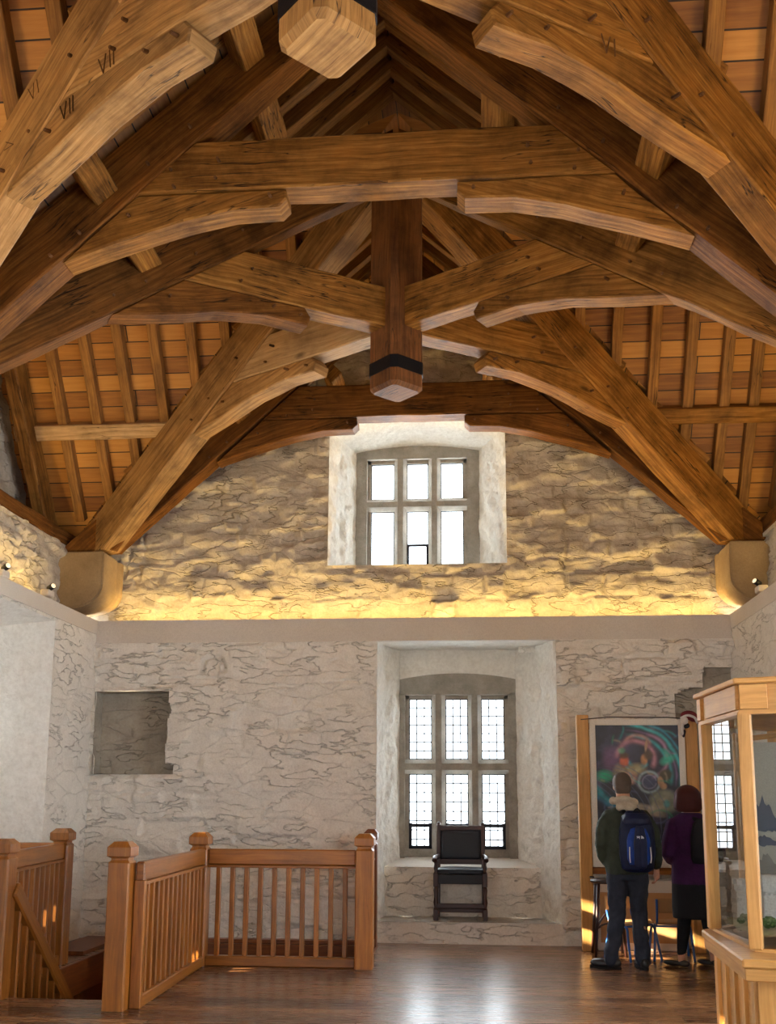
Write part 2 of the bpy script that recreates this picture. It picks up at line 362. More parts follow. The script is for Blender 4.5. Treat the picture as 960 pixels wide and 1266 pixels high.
def glassmat(name, refl=1.0, tint=(1, 1, 1), rough=.0):
    m, nt, b = newmat(name); nt.nodes.remove(b); out = nt.nodes['Material Output']
    t = N(nt, 'ShaderNodeBsdfTransparent'); t.inputs['Color'].default_value = (*tint, 1)
    g = N(nt, 'ShaderNodeBsdfGlossy'); g.inputs['Roughness'].default_value = rough
    f = N(nt, 'ShaderNodeFresnel', IOR=1.5); mx = N(nt, 'ShaderNodeMixShader')
    # two faces of a pane
    k = N(nt, 'ShaderNodeMath', operation='MULTIPLY'); k.use_clamp = True; nt.links.new(f.outputs[0], k.inputs[0]); k.inputs[1].default_value = refl
    nt.links.new(k.outputs[0], mx.inputs[0]); nt.links.new(t.outputs[0], mx.inputs[1]); nt.links.new(g.outputs[0], mx.inputs[2]); nt.links.new(mx.outputs[0], out.inputs[0])
    return m
M['glass'] = glassmat('window_glass', .6, (.95, .98, .98))
M['caseglass'] = glassmat('case_glass', 1.7, (.95, .97, .96))

# ---------------------------------------------------------------- rubble wall surfaces
rng = np.random.default_rng(11)
def vnoise(u, v, s, seed):
    r = np.random.default_rng(seed); G = r.random((96, 96))
    x = u*s; y = v*s
    xi = np.floor(x).astype(int); yi = np.floor(y).astype(int); fx = x-xi; fy = y-yi
    fx = fx*fx*(3-2*fx); fy = fy*fy*(3-2*fy)
    g = lambda a, b: G[(a) % 96, (b) % 96]
    return (g(xi, yi)*(1-fx)+g(xi+1, yi)*fx)*(1-fy) + (g(xi, yi+1)*(1-fx)+g(xi+1, yi+1)*fx)*fy - .5
def fbm(u, v, s, seed, o=4, ax=1.0):
    t = 0; a = 1.0
    for i in range(o):
        t = t + a*vnoise(u*ax + 13.7*i, v + 7.3*i, s*2**i, seed+i); a *= .55
    return t
def rubble(u, v, seed, ch=(.13, .30), sw=(.22, .75), relief=.02, joint=.02, warp=.05):
    """coursed rubble relief in metres at wall coordinates u (along) and v (up)"""
    r = np.random.default_rng(seed)
    uu = u + warp*fbm(u, v, 2.1, seed+50, 3) + .05*fbm(u, v, 8, seed+55, 3); vv = v + warp*1.0*fbm(u, v, 1.9, seed+60, 3) + .035*fbm(u, v, 8, seed+70, 3)
    edges = [v.min()-.5]
    while edges[-1] < v.max()+.5: edges.append(edges[-1] + r.uniform(*ch))
    edges = np.array(edges); row = np.clip(np.searchsorted(edges, vv)-1, 0, len(edges)-2)
    dv = np.minimum(vv-edges[row], edges[row+1]-vv)
    h = np.zeros_like(u); du = np.ones_like(u)
    for k in range(len(edges)-1):
        m = row == k
        if not m.any(): continue
        e = [u.min()-.8 - r.uniform(0, .5)]
        while e[-1] < u.max()+.8: e.append(e[-1] + r.uniform(*sw))
        e = np.array(e); off = r.normal(0, 1, len(e)); tu = r.normal(0, 1, len(e)); tv = r.normal(0, 1, len(e))
        i = np.clip(np.searchsorted(e, uu[m])-1, 0, len(e)-2)
        du[m] = np.minimum(uu[m]-e[i], e[i+1]-uu[m])
        w = e[i+1]-e[i]
        h[m] = relief*(.55*off[i] + .5*tu[i]*((uu[m]-e[i])/w-.5) + .6*tv[i]*((vv[m]-edges[k])/(edges[k+1]-edges[k])-.5))
    d = np.minimum(du, dv)
    k = 1-np.clip(d/joint, 0, 1)**.7
    jv = np.clip(fbm(u, v, 1.3, seed+80, 2)*2.2+.55, 0, 1)
    h = h*np.clip(d/.035, 0, 1)**.6
    h = h - relief*.9*k*jv
    h = h + relief*.95*fbm(u, v, 8, seed+90, 5, .6)
    # ledges: broken stone beds that stick out
    h = h + relief*.8*np.clip(fbm(u, v, 3.2, seed+95, 3, .4), 0, 1)
    return h
def wall_grid(name, O, U, V, Nn, ulen, vlen, step, hfun, mat, inside=None, cuts_u=(), cuts_v=(), parent=None, smooth=True, keep=None):
    def lines(L, cuts):
        n = max(2, int(round(L/step))); a = np.linspace(0, L, n+1)
        for c in cuts:
            i = int(np.argmin(np.abs(a-c)))
            if 0 < i < n: a[i] = c
        return a
    us, vs = lines(ulen, cuts_u), lines(vlen, cuts_v)
    Ug, Vg = np.meshgrid(us, vs, indexing='ij')
    H = hfun(Ug, Vg)
    O = np.array(O); U = np.array(U, float); V = np.array(V, float); Nn = np.array(Nn, float)
    P = O + Ug[..., None]*U + Vg[..., None]*V + H[..., None]*Nn
    nu, nv = len(us), len(vs)
    idx = np.arange(nu*nv).reshape(nu, nv)
    q = np.stack([idx[:-1, :-1], idx[1:, :-1], idx[1:, 1:], idx[:-1, 1:]], -1).reshape(-1, 4)
    if inside is not None:
        cu = ((us[:-1]+us[1:])/2)[:, None] + 0*vs[None, :-1]; cv = ((vs[:-1]+vs[1:])/2)[None, :] + 0*us[:-1, None]
        q = q[~inside(cu, cv).reshape(-1)]
    me = bpy.data.meshes.new(name)
    me.from_pydata(P.reshape(-1, 3).tolist(), [], q.tolist()); me.update()
    bm = bmesh.new(); bm.from_mesh(me)
    bmesh.ops.delete(bm, geom=[v for v in bm.verts if not v.link_faces], context='VERTS')
    bm.normal_update()
    f = bm.faces[:][0]
    if f.normal.dot(Vector(Nn)) < 0: bmesh.ops.reverse_faces(bm, faces=bm.faces)
    bm.to_mesh(me); bm.free()
    return link(name, me, mat, parent, smooth)
def fade(u, v, rects, w=.04):
    """0 on the edges of the given rectangles, 1 away from them"""
    f = np.ones_like(u)
    for (a, b, c, d) in rects:
        dx = np.maximum(np.maximum(a-u, u-b), 0); dy = np.maximum(np.maximum(c-v, v-d), 0)
        dist = np.hypot(dx, dy)
        f = np.minimum(f, np.clip(dist/w, 0, 1))
    return f
def loft_sheet(name, A, B, mat, nu=24, nv=24, amp=.01, seed=1, parent=None, smooth=True, curve=None):
    """rough sheet between polyline A and polyline B (same count of points)"""
    A = [Vector(p) for p in A]; B = [Vector(p) for p in B]
    def samp(L, t):
        x = t*(len(L)-1); i = min(int(x), len(L)-2); return L[i].lerp(L[i+1], x-i)
    bm = bmesh.new(); G = []
    for i in range(nu+1):
        a = samp(A, i/nu); b = samp(B, i/nu); G.append([a.lerp(b, j/nv) for j in range(nv+1)])
    us = np.linspace(0, 1, nu+1)[:, None] + np.zeros((1, nv+1)); vs = np.linspace(0, 1, nv+1)[None, :] + np.zeros((nu+1, 1))
    LU = sum((A[k+1]-A[k]).length for k in range(len(A)-1)); LV = max((A[0]-B[0]).length, .1)
    H = fbm(us*LU, vs*LV, 6.0, seed, 4)*amp*2
    fd = np.minimum(np.minimum(us, 1-us)*LU, np.minimum(vs, 1-vs)*LV)/.05; H = H*np.clip(fd, 0, 1)
    vsx = []
    for i in range(nu+1):
        row = []
        for j in range(nv+1):
            p = G[i][j]
            du = G[min(i+1, nu)][j]-G[max(i-1, 0)][j]; dv = G[i][min(j+1, nv)]-G[i][max(j-1, 0)]
            n = du.cross(dv)
            if n.length > 0: n.normalize()
            row.append(bm.verts.new(p + n*float(H[i, j])))
        vsx.append(row)
    for i in range(nu):
        for j in range(nv): bm.faces.new((vsx[i][j], vsx[i+1][j], vsx[i+1][j+1], vsx[i][j+1]))
    return obj(name, bm, mat, parent, smooth)
def box_skin(parent, lst, mat):
    bm = bmesh.new()
    for c, sz in lst: add_box(bm, c, sz)
    return obj('outer_masonry', bm, mat, parent)
def struct(name, bm, mat, parent=None, smooth=False):
    o = obj(name, bm, mat, parent, smooth); o['kind'] = 'structure'; return o
# ---------------------------------------------------------------- end wall, lower storey
NX0, NX1, NZ0, NZ1 = -4.335, -3.49, 1.78, 2.715      # blocked recess at the left
def u_(x): return x - XL + .15
ALC = (-1.10, .885, .225, 3.28)
def lower_h(u, v):
    h = rubble(u, v, 3, ch=(.16, .34), sw=(.3, .95), relief=.034, joint=.02)
    # long cracks and the small blocked arch left of the window
    x = u + XL - .15
    def crack(x0, x1, z0, sl, w=.013, d=.03):
        c = z0 + sl*(x-x0) + .02*fbm(u, v, 3, 5, 2)
        return -d*np.exp(-((v-c)/w)**2)*np.clip((x-x0)/.1, 0, 1)*np.clip((x1-x)/.1, 0, 1)
    h = h + crack(-3.6, -2.6, 2.86, .0) + crack(-2.5, -1.9, 2.79, -.04, .016, .04) + crack(1.55, 2.45, 2.80, .02) + crack(-1.7, -1.15, 2.82, .02) + crack(.95, 1.9, 2.74, .0, .01, .02)
    rr = np.hypot(x+2.98, (v-2.98)*1.0)
    ring = np.exp(-((rr-.13)/.024)**2)*(v > 2.93)
    h = h - .07*ring
    edge = np.clip((v-3.22)/.04, 0, 1)
    h = h*(1-edge) + edge*.012                                   # the smooth band under the ledge
    f = fade(u, v, [(u_(ALC[0]), u_(ALC[1]), -1, ALC[3])], .05)
    return h*f*np.clip((v-.0)/.03, .4, 1)
jag = [(NX0, NZ0), (-3.395, NZ0), (-3.395, NZ0+.11), (-3.50, NZ0+.12), (-3.47, 2.4), (-3.44, 2.5), (-3.47, NZ1), (NX0, NZ1)]
jagR = [(2.15, .9), (2.15, 2.66), (2.28, 2.72), (2.45, 2.74), (2.47, 2.95), (2.9, 2.95), (2.9, .9)]
def inpoly(x, z, poly):
    r = np.zeros(x.shape, bool)
    for i, (x1, z1) in enumerate(poly):
        x2, z2 = poly[(i+1) % len(poly)]
        c = ((z1 > z) != (z2 > z))
        with np.errstate(divide='ignore', invalid='ignore'):
            r ^= c & (x < (x2-x1)*(z-z1)/(z2-z1+1e-12)+x1)
    return r
def lower_in(u, v):
    x = u + XL - .15
    return ((x > ALC[0]) & (x < ALC[1]) & (v < ALC[3]) & (v > ALC[2])) | inpoly(x, v, jag) | inpoly(x, v, jagR)
wb = wall_grid('wall_end', (XL-.15, YE, 0), (1, 0, 0), (0, 0, 1), (0, -1, 0), XR-XL+.3, ZL, .017, lower_h, M['limewash'], lower_in,
               cuts_u=(u_(ALC[0]), u_(ALC[1]), u_(-3.395), u_(2.15)), cuts_v=(ALC[2], ALC[3], NZ0, NZ1, 2.95))
tag(wb, kind='structure')
# recesses with bare stone
def recess(poly, depth, name, bare=M['barestone']):
    bm = bmesh.new(); L = len(poly)
    f = [bm.verts.new((x, YE+.0, z)) for x, z in poly]; k = [bm.verts.new((x, YE+depth, z)) for x, z in poly]
    for i in range(L): bm.faces.new((f[i], f[(i+1) % L], k[(i+1) % L], k[i]))
    o = obj(name, bm, bare, wb)
    xs = [p[0] for p in poly]; zs = [p[1] for p in poly]
    g = wall_grid(name+'_back', (min(xs)-.08, YE+depth-.03, min(zs)-.08), (1, 0, 0), (0, 0, 1), (0, -1, 0), max(xs)-min(xs)+.16, max(zs)-min(zs)+.16, .02,
                  lambda u, v: rubble(u, v, 21, ch=(.2, .3), sw=(.3, .6), relief=.02), bare, parent=wb)
recess(jag, .28, 'recess_left'); recess(jagR, .12, 'recess_right')
# ledge tops
bm = bmesh.new()
add_box(bm, ((XL+XR)/2, YE+.16, ZL-.02), (XR-XL, .26, .04)); struct('trim_1', bm, M['plaster'], wb)

bm = bmesh.new(); add_box(bm, ((XL+XR)/2, YE+.02, ZL-.13), (XR-XL, .075, .262)); struct('trim_2', bm, M['plaster'], wb)
# alcove of the lower window
x0, x1, z0, z1 = ALC
YW = 12.02
la = [(x0, YE), (-1.05, 11.65), (-.905, YW)]; ra = [(x1, YE), (.735, 11.65), (.46, YW)]
loft_sheet('reveal_left', [(x, y, z0) for x, y in la], [(x, y, z1) for x, y in la], M['reveal'], 50, 140, .022, 31, wb)
loft_sheet('reveal_right', [(x, y, z0) for x, y in ra], [(x, y, z1) for x, y in ra], M['reveal'], 50, 140, .022, 32, wb)
loft_sheet('alcove_soffit', [(x0-.02, YE, z1), (x0-.02, YW, z1)], [(x1+.02, YE, z1), (x1+.02, YW, z1)], M['reveal'], 20, 40, .006, 33, wb)
loft_sheet('alcove_floor', [(x0-.02, YE-.01, z0), (x0-.02, 11.75, z0)], [(x1+.03, YE-.01, z0), (x1+.03, 11.75, z0)], M['barestone'], 30, 80, .006, 34, wb)
loft_sheet('bench_front', [(-1.12, 11.68, z0), (.78, 11.68, z0)], [(-1.12, 11.68, .765), (.78, 11.68, .765)], M['limewash'], 60, 24, .009, 35, wb)
loft_sheet('window_sill', [(-1.12, 11.68, .765), (-1.0, YW+.05, .86)], [(.78, 11.68, .765), (.6, YW+.05, .86)], M['plaster'], 20, 40, .004, 36, wb)
def arch(xa, xb, zs, zc, n=14):
    return [(xa+(xb-xa)*i/n, zs+(zc-zs)*(1-(2*i/n-1)**2)) for i in range(n+1)]
ar = arch(-.905, .46, 2.80, 2.905)
loft_sheet('lintel_face', [(x, YW, z) for x, z in ar], [(-1.0+1.5*i/14, YW-.02, z1+.01) for i in range(15)], M['reveal'], 40, 14, .004, 37, wb)

box_skin(wb, [((-2.9, YE+.50, 1.7), (3.4, .06, 3.7)), ((2.0, YE+.50, 1.7), (2.1, .06, 3.7)), ((-1.21, 11.85, 1.7), (.06, .8, 3.7)), ((1.0, 11.85, 1.7), (.06, .8, 3.7)),
              ((-.1, 11.85, 3.36), (2.3, .8, .06)), ((-1.12, 12.2, 1.7), (.3, .1, 3.4)), ((.80, 12.2, 1.7), (.5, .1, 3.4)), ((-.2, 12.2, 3.2), (2.1, .1, .44)), ((-.2, 12.2, .35), (2.1, .1, .8))], M['limewash'])
# ---------------------------------------------------------------- windows
def glazing_bar(bm, p, q, w, d):      # chamfered stone member
    p = Vector(p); q = Vector(q); U = (q-p).normalized(); S = U.cross(Vector((0, 1, 0))).normalized()
    prof = [(-w*.5, .30*d), (-w*.5, .62*d), (-w*.22, d), (w*.22, d), (w*.5, .62*d), (w*.5, .30*d), (w*.22, 0), (-w*.22, 0)]
    R = [[bm.verts.new(c + S*a + Vector((0, b, 0))) for a, b in prof] for c in (p, q)]
    for i in range(8): bm.faces.new((R[0][i], R[0][(i+1) % 8], R[1][(i+1) % 8], R[1][i]))
    bm.faces.new(R[0][::-1]); bm.faces.new(R[1])
def stone_window(name, Y, cols, rows, xo, zb, zs, zc, depth, lead=None, lights_lead=True):
    root = empty(name, ((xo[0]+xo[1])/2, Y, zb)); tag(root, kind='structure')
    inv = Vector(root.location)
    def put(o): o.parent = root; o.location = -inv; return o
    bm = bmesh.new()
    xa, xb = xo
    # head filled to the arch, jambs, sill
    def plate(poly, y0, y1):
        A = [bm.verts.new((x, y0, z)) for x, z in poly]; B = [bm.verts.new((x, y1, z)) for x, z in poly]
        n = len(poly)
        bm.faces.new(A); bm.faces.new(B[::-1])
        for i in range(n): bm.faces.new((A[i], B[i], B[(i+1) % n], A[(i+1) % n]))
    zt = rows[0][1]; zl = rows[-1][0]
    top = arch(xa-.12, xb+.12, zs+.09, zc+.10)
    plate([(xa-.12, zt+.045)] + top + [(xb+.12, zt+.045)], Y+.0, Y+depth)
    plate([(cols[0][0]-.045, zt), (cols[0][0]-.045, zt+.06), (cols[-1][1]+.045, zt+.06), (cols[-1][1]+.045, zt)], Y+.06, Y+depth-.03)
    plate([(xa-.12, zb-.05), (xa-.12, zt+.06), (cols[0][0]-.045, zt+.06), (cols[0][0]-.045, zb-.05)], Y+.0, Y+depth)
    plate([(cols[0][0]-.05, zb-.05), (cols[0][0]-.05, zt+.06), (cols[0][0], zt+.06), (cols[0][0], zb-.05)], Y+.06, Y+depth-.03)
    plate([(cols[-1][1]+.045, zb-.05), (cols[-1][1]+.045, zt+.06), (xb+.12, zt+.06), (xb+.12, zb-.05)], Y+.0, Y+depth)
    plate([(cols[-1][1], zb-.05), (cols[-1][1], zt+.06), (cols[-1][1]+.05, zt+.06), (cols[-1][1]+.05, zb-.05)], Y+.06, Y+depth-.03)
    plate([(xa-.12, zb-.06), (xa-.12, zl), (xb+.12, zl), (xb+.12, zb-.06)], Y+.03, Y+depth)
    for (a, b), (c, d) in zip(cols, cols[1:]): glazing_bar(bm, ((b+c)/2, Y, zb), ((b+c)/2, Y, zt+.06), c-b, depth)
    for (a, b), (c, d) in zip(rows, rows[1:]): glazing_bar(bm, (xa, Y+.004, (a+d)/2), (xb, Y+.004, (a+d)/2), a-d, depth*.98)
    fr = put(obj('window_frame', bm, M['winstone']))
    for (a, b) in cols:
        for ri, (c, d) in enumerate(rows):
            yy = Y + depth*.5
            bm = bmesh.new()
            bm.faces.new([bm.verts.new(p) for p in ((a-.01, yy+.02, c-.01), (b+.01, yy+.02, c-.01), (b+.01, yy+.02, d+.01), (a-.01, yy+.02, d+.01))]); put(obj('pane', bm, M['glass']))
            bm = bmesh.new(); t = .012                       # iron casement edge
            for x in (a+t/2, b-t/2): add_box(bm, (x, yy, (c+d)/2), (t, .02, d-c))
            for z in (c+t/2, d-t/2): add_box(bm, ((a+b)/2, yy, z), (b-a, .02, t))
            put(obj('casement_frame', bm, M['iron']))
            if lights_lead:
                bm = bmesh.new(); nx = 3; nz = max(2, int(round((d-c)/.105)))
                for i in range(1, nx): add_box(bm, (a+(b-a)*i/nx, yy+.012, (c+d)/2), (.013, .008, d-c))
                for i in range(1, nz): add_box(bm, ((a+b)/2, yy+.012, c+(d-c)*i/nz), (b-a, .008, .013))
                put(obj('lead_lattice', bm, M['lead']))
    return root, put
LC = [(-.80, -.528), (-.366, -.098), (.059, .331)]
w2, put2 = stone_window('window_2', YW-.012, LC, [(1.982, 2.699), (.945, 1.812)], (-.92, .475), .85, 2.81, 2.90, .17)
# small opening casements at the foot of the side lights
for (a, b) in LC:
    bm = bmesh.new(); y = YW-.012+.085
    zt = 1.215
    for x in (a+.02, b-.02): add_box(bm, (x, y, (.945+zt)/2), (.035, .035, zt-.945))
    for z in (.965, zt): add_box(bm, ((a+b)/2, y, z), (b-a, .035, .04))
    add_box(bm, (a+.02, y-.03, zt+.005), (.04, .03, .045)); add_box(bm, (b-.02, y-.03, zt+.005), (.04, .03, .045))
    put2(obj('opening_casement', bm, M['iron']))
UC = [(-1.297, -1.0), (-.844, -.571), (-.419, -.132)]
w1, put1 = stone_window('window_1', 12.195, UC, [(5.235, 5.70), (4.37, 5.078)], (-1.475, .06), 4.33, 5.835, 5.91, .17, lights_lead=False)
bm = bmesh.new(); y = 12.2+.08; a, b = UC[1]
for x in (a+.015, b-.015): add_box(bm, (x, y, 4.50), (.03, .035, .28))
add_box(bm, ((a+b)/2, y, 4.64), (b-a+.02, .04, .03)); put1(obj('opening_casement', bm, M['iron']))

# ---------------------------------------------------------------- end wall, upper storey
def upper_h(u, v):
    h = rubble(u, v, 8, ch=(.11, .30), sw=(.16, .55), relief=.036, joint=.02, warp=.06)
    f = fade(u, v, [(-1.71-UL+.3, .37-UL+.3, 4.2-3.4, 6.12-3.4)], .04)
    return h*f
fr_top = [(-1.71, 4.2), (-1.71, 5.84)] + arch(-1.71, .37, 5.84, 6.14, 10)[1:-1] + [(.37, 5.84), (.37, 4.2)]
uo = (UL-.3, UE, 3.4)
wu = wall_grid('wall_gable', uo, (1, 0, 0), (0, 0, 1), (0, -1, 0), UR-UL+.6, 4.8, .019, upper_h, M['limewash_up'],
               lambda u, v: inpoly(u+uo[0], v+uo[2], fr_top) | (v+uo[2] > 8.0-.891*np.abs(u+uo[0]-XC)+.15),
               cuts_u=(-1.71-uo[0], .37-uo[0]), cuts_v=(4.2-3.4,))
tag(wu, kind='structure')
YU = 12.21
at = arch(-1.475, .06, 5.835, 5.91, 10)
loft_sheet('upper_reveal_left', [(-1.71, UE, 4.2), (-1.475, YU, 4.2)], [(-1.71, UE, 5.84), (-1.475, YU, 5.835)], M['reveal'], 40, 80, .024, 41, wu)
loft_sheet('upper_reveal_right', [(.37, UE, 4.2), (.06, YU, 4.2)], [(.37, UE, 5.84), (.06, YU, 5.835)], M['reveal'], 40, 80, .024, 42, wu)
loft_sheet('upper_soffit', [(x, UE, z) for x, z in fr_top[1:-1]], [(x, YU, z) for x, z in at], M['reveal'], 40, 30, .008, 43, wu)
loft_sheet('upper_sill', [(-1.75, UE, 4.2), (-1.5, YU+.1, 4.28)], [(.41, UE, 4.2), (.1, YU+.1, 4.28)], M['limewash'], 10, 20, .004, 44, wu)

# ---------------------------------------------------------------- side walls with window embrasures
def side_wall(name, x, openings, sgn, seed, emb, sun_blocks=None):
    """x plane, sgn +1 when the hall lies towards +x; openings (y0,y1,z0,z1) splay to emb depth"""
    L = YE - YF + .12
    def hf(u, v):
        h = rubble(u, v, seed, ch=(.16, .34), sw=(.3, .9), relief=.02)
        edge = np.clip((v-3.26)/.03, 0, 1); h = h*(1-edge) + edge*.012
        return h*fade(u, v, [(a-YF, b-YF, c, d) for a, b, c, d in openings], .04)
    def ins(u, v):
        r = np.zeros(u.shape, bool)
        for a, b, c, d in openings: r |= (u+YF > a) & (u+YF < b) & (v > c) & (v < d)
        return r
    cu = [y-YF for o in openings for y in o[:2]]; cv = sorted({z for o in openings for z in o[2:]})
    w = wall_grid(name, (x, YF, 0), (0, 1, 0), (0, 0, 1), (sgn, 0, 0), L, ZL, .035, hf, M['limewash'], ins, cu, cv)
    tag(w, kind='structure')
    bm = bmesh.new(); add_box(bm, (x - sgn*.17, (YE+YF)/2, ZL-.02), (.32, L, .04)); obj('ledge_top', bm, M['plaster'], w)
    bm = bmesh.new(); add_box(bm, (x-sgn*.018, (YE+YF)/2, ZL-.08), (.075, L, .162)); obj('plaster_band', bm, M['plaster'], w)
    dx = -sgn*emb
    for k, (a, b, c, d) in enumerate(openings):
        ia, ib = a+.42, b-.42; ic, idd = max(c, .78 if (k == 0 and sgn > 0) else .9), d-.18
        F = [(x, a, c), (x, b, c), (x, b, d), (x, a, d)]; K = [(x+dx, ia, ic), (x+dx, ib, ic), (x+dx, ib, idd), (x+dx, ia, idd)]
        for i in range(4):
            j = (i+1) % 4
            loft_sheet('embrasure_side', [F[i], K[i]], [F[j], K[j]], M['reveal'], 30, 50, .02, seed+k*4+i, w)
        zc = (ic+idd)/2; yc = (ia+ib)/2; bm = bmesh.new(); wy = .09
        for f in (0, 1/3, 2/3, 1): add_box(bm, (x+dx, ia+(ib-ia)*f, zc), (.14, wy, idd-ic+.1))
        for z in (ic, zc, idd): add_box(bm, (x+dx, yc, z), (.13, ib-ia+.1, .1))
        obj('window_frame', bm, M['winstone'], w)
        for (y0, y1, za, zb_) in (sun_blocks or {}).get(k, ()):
            bm = bmesh.new(); add_box(bm, (x+dx-sgn*.09, (y0+y1)/2, (za+zb_)/2), (.03, y1-y0, zb_-za)); obj('sun_blocker', bm, M['joinery_dark'], w)  # unseen panel added to block part of the sun through this window
        area('daylight_portal', (x+dx-sgn*.1, yc, zc), (sgn, 0, 0), ib-ia, idd-ic, 1, (1, 1, 1), portal=True)
    return w
side_wall('wall_left', XL, [(8.1, 10.05, .45, 3.34), (3.6, 5.6, .45, 3.2), (-.9, 1.1, .45, 3.2)], 1, 61, 1.0,
          {0: [(8.4, 9.75, 1.02, 1.98), (9.0, 9.75, .7, 1.02), (8.4, 8.85, 1.98, 2.46), (8.4, 9.75, 2.46, 3.2)], 1: [(3.9, 4.28, .8, 3.1), (4.66, 5.3, .8, 3.1), (4.28, 4.66, 2.42, 3.1)]})
side_wall('wall_right', XR, [(6.1, 7.9, .3, 3.2), (2.2, 4.2, .3, 3.2)], -1, 71, 1.0)
for o_ in (('daylight_portal', (-.22, YW+.5, 1.85), 1.5, 2.1), ('daylight_portal', (-.7, 12.7, 5.1), 1.5, 1.4)):
    area(o_[0], o_[1], (0, -1, 0), o_[2], o_[3], 1, (1, 1, 1), portal=True)
# upper side walls and dormer ends, closing wall behind the viewer
def quadwall(name, pts, mat, seed, kind='structure', amp=.03, nu=60, nv=30):
    o = loft_sheet(name, [pts[0], pts[1]], [pts[3], pts[2]], mat, nu, nv, amp, seed); tag(o, kind=kind); return o
def upper_side(name, x, sgn, seed):
    L = 11.6-YF
    def top(y):
        return 4.33 + 0*y
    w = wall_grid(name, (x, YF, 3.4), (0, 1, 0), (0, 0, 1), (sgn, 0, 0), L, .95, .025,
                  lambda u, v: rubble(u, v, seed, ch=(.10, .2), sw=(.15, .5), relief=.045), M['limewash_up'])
    tag(w, kind='structure')
    xe = x - sgn*.55
    wall_grid('dormer_wall', (xe, YF, 4.2), (0, 1, 0), (0, 0, 1), (sgn, 0, 0), L, 4.2, .06,
              lambda u, v: rubble(u, v, seed+1, relief=.03), M['limewash_up'], parent=w)
    bm = bmesh.new(); add_box(bm, ((x+xe)/2-sgn*.1, (YF+11.6)/2, 4.33), (.75, L, .04)); obj('wall_head', bm, M['limewash_up'], w)
upper_side('wall_left_upper', UL, 1, 81); upper_side('wall_right_upper', UR, -1, 91)
bm = bmesh.new(); add_box(bm, ((XL+XR)/2, YF-.1, 4.2), (9.6, .2, 8.6)); struct('wall_rear', bm, M['limewash'])

# ---------------------------------------------------------------- floor with the stairwell opening
SX0, SX1, SX2 = -3.80, -2.66, -1.04
SY0, SY1, SY2 = 7.88, 9.52, 11.0
bm = bmesh.new(); uvl = bm.loops.layers.uv.verify()
def slab(a, b, c, d, z0=-.06, z1=0.0):
    vs = add_box(bm, ((a+b)/2, (c+d)/2, (z0+z1)/2), (b-a, d-c, z1-z0))
slab(XL-1.2, XR+1.2, YF, SY0); slab(XL-1.2, SX0, SY0, YE+.6); slab(SX1, XR+1.2, SY0, SY1); slab(SX2, XR+1.2, SY1, YE+.02); slab(SX0, SX2, SY2, YE+.02)
for f in bm.faces:
    for l in f.loops: l[uvl].uv = (l.vert.co.x, l.vert.co.y)
fl = struct('floor', bm, M['floor'])
# trimming joists (fascia) and shaft
def fascia(p, q): 
    o = bar('trimmer_board', (*p, -.153), (*q, -.153), .07, .30, M['joinery_dark']); o.parent = fl; return o
fascia((SX0, SY0), (SX1, SY0)); fascia((SX0, SY0), (SX0, SY2)); fascia((SX1, SY0), (SX1, SY1)); fascia((SX1, SY1), (SX2, SY1)); fascia((SX2, SY1), (SX2, SY2)); fascia((SX0, SY2), (SX2, SY2))
bm = bmesh.new()
for (a, b) in (((SX0-.1, SY0-.1), (SX0-.1, SY2+.1)), ((SX0-.1, SY2+.1), (SX2+.1, SY2+.1)), ((SX2+.1, SY2+.1), (SX2+.1, SY1-.1)), ((SX2+.1, SY1-.1), (SX1+.1, SY1-.1)), ((SX1+.1, SY1-.1), (SX1+.1, SY0-.1)), ((SX1+.1, SY0-.1), (SX0-.1, SY0-.1))):
    bm.faces.new([bm.verts.new((a[0], a[1], -.06)), bm.verts.new((b[0], b[1], -.06)), bm.verts.new((b[0], b[1], -2.8)), bm.verts.new((a[0], a[1], -2.8))])
bm.faces.new([bm.verts.new(p) for p in ((SX0-.2, SY0-.2, -2.8), (SX2+.2, SY0-.2, -2.8), (SX2+.2, SY2+.2, -2.8), (SX0-.2, SY2+.2, -2.8))])
o = obj('stair_shaft', bm, M['joinery_dark'], fl)

# ---------------------------------------------------------------- roof boarding (ceiling)
ZR = 8.06; KM, KC = .891, 1.4545
bm = bmesh.new(); uvl = bm.loops.layers.uv.verify()
def face(pts, along):
    f = bm.faces.new([bm.verts.new(p) for p in pts])
    for l in f.loops:
        c = l.vert.co
        l[uvl].uv = (c.y, math.hypot(KM, 1)*abs(c.x-XC)) if along == 'y' else (c.x, math.hypot(KC, 1)*abs(c.y-P))
XE = 4.6
for k in range(-2, 1):
    P = P2 + BAY*k
    for sy in (-1, 1):
        hb = BAY/2
        ye = P + sy*hb*(1.0 if not (k == 0 and sy == 1) else 1.25)
        for sx in (-1, 1):
            s = abs(ye-P)*KC/KM
            face([(XC, P, ZR), (XC, ye, ZR), (XC+sx*s, ye, ZR-KM*s)], 'y')
            m = 0.6126*s
            face([(XC, P, ZR), (XC+sx*s, ye, ZR-KM*s), (XC+sx*(XE+.6), ye, ZR-KM*s), (XC+sx*(XE+.6), P, ZR)], 'x')
ceil = struct('ceiling', bm, M['deck'])
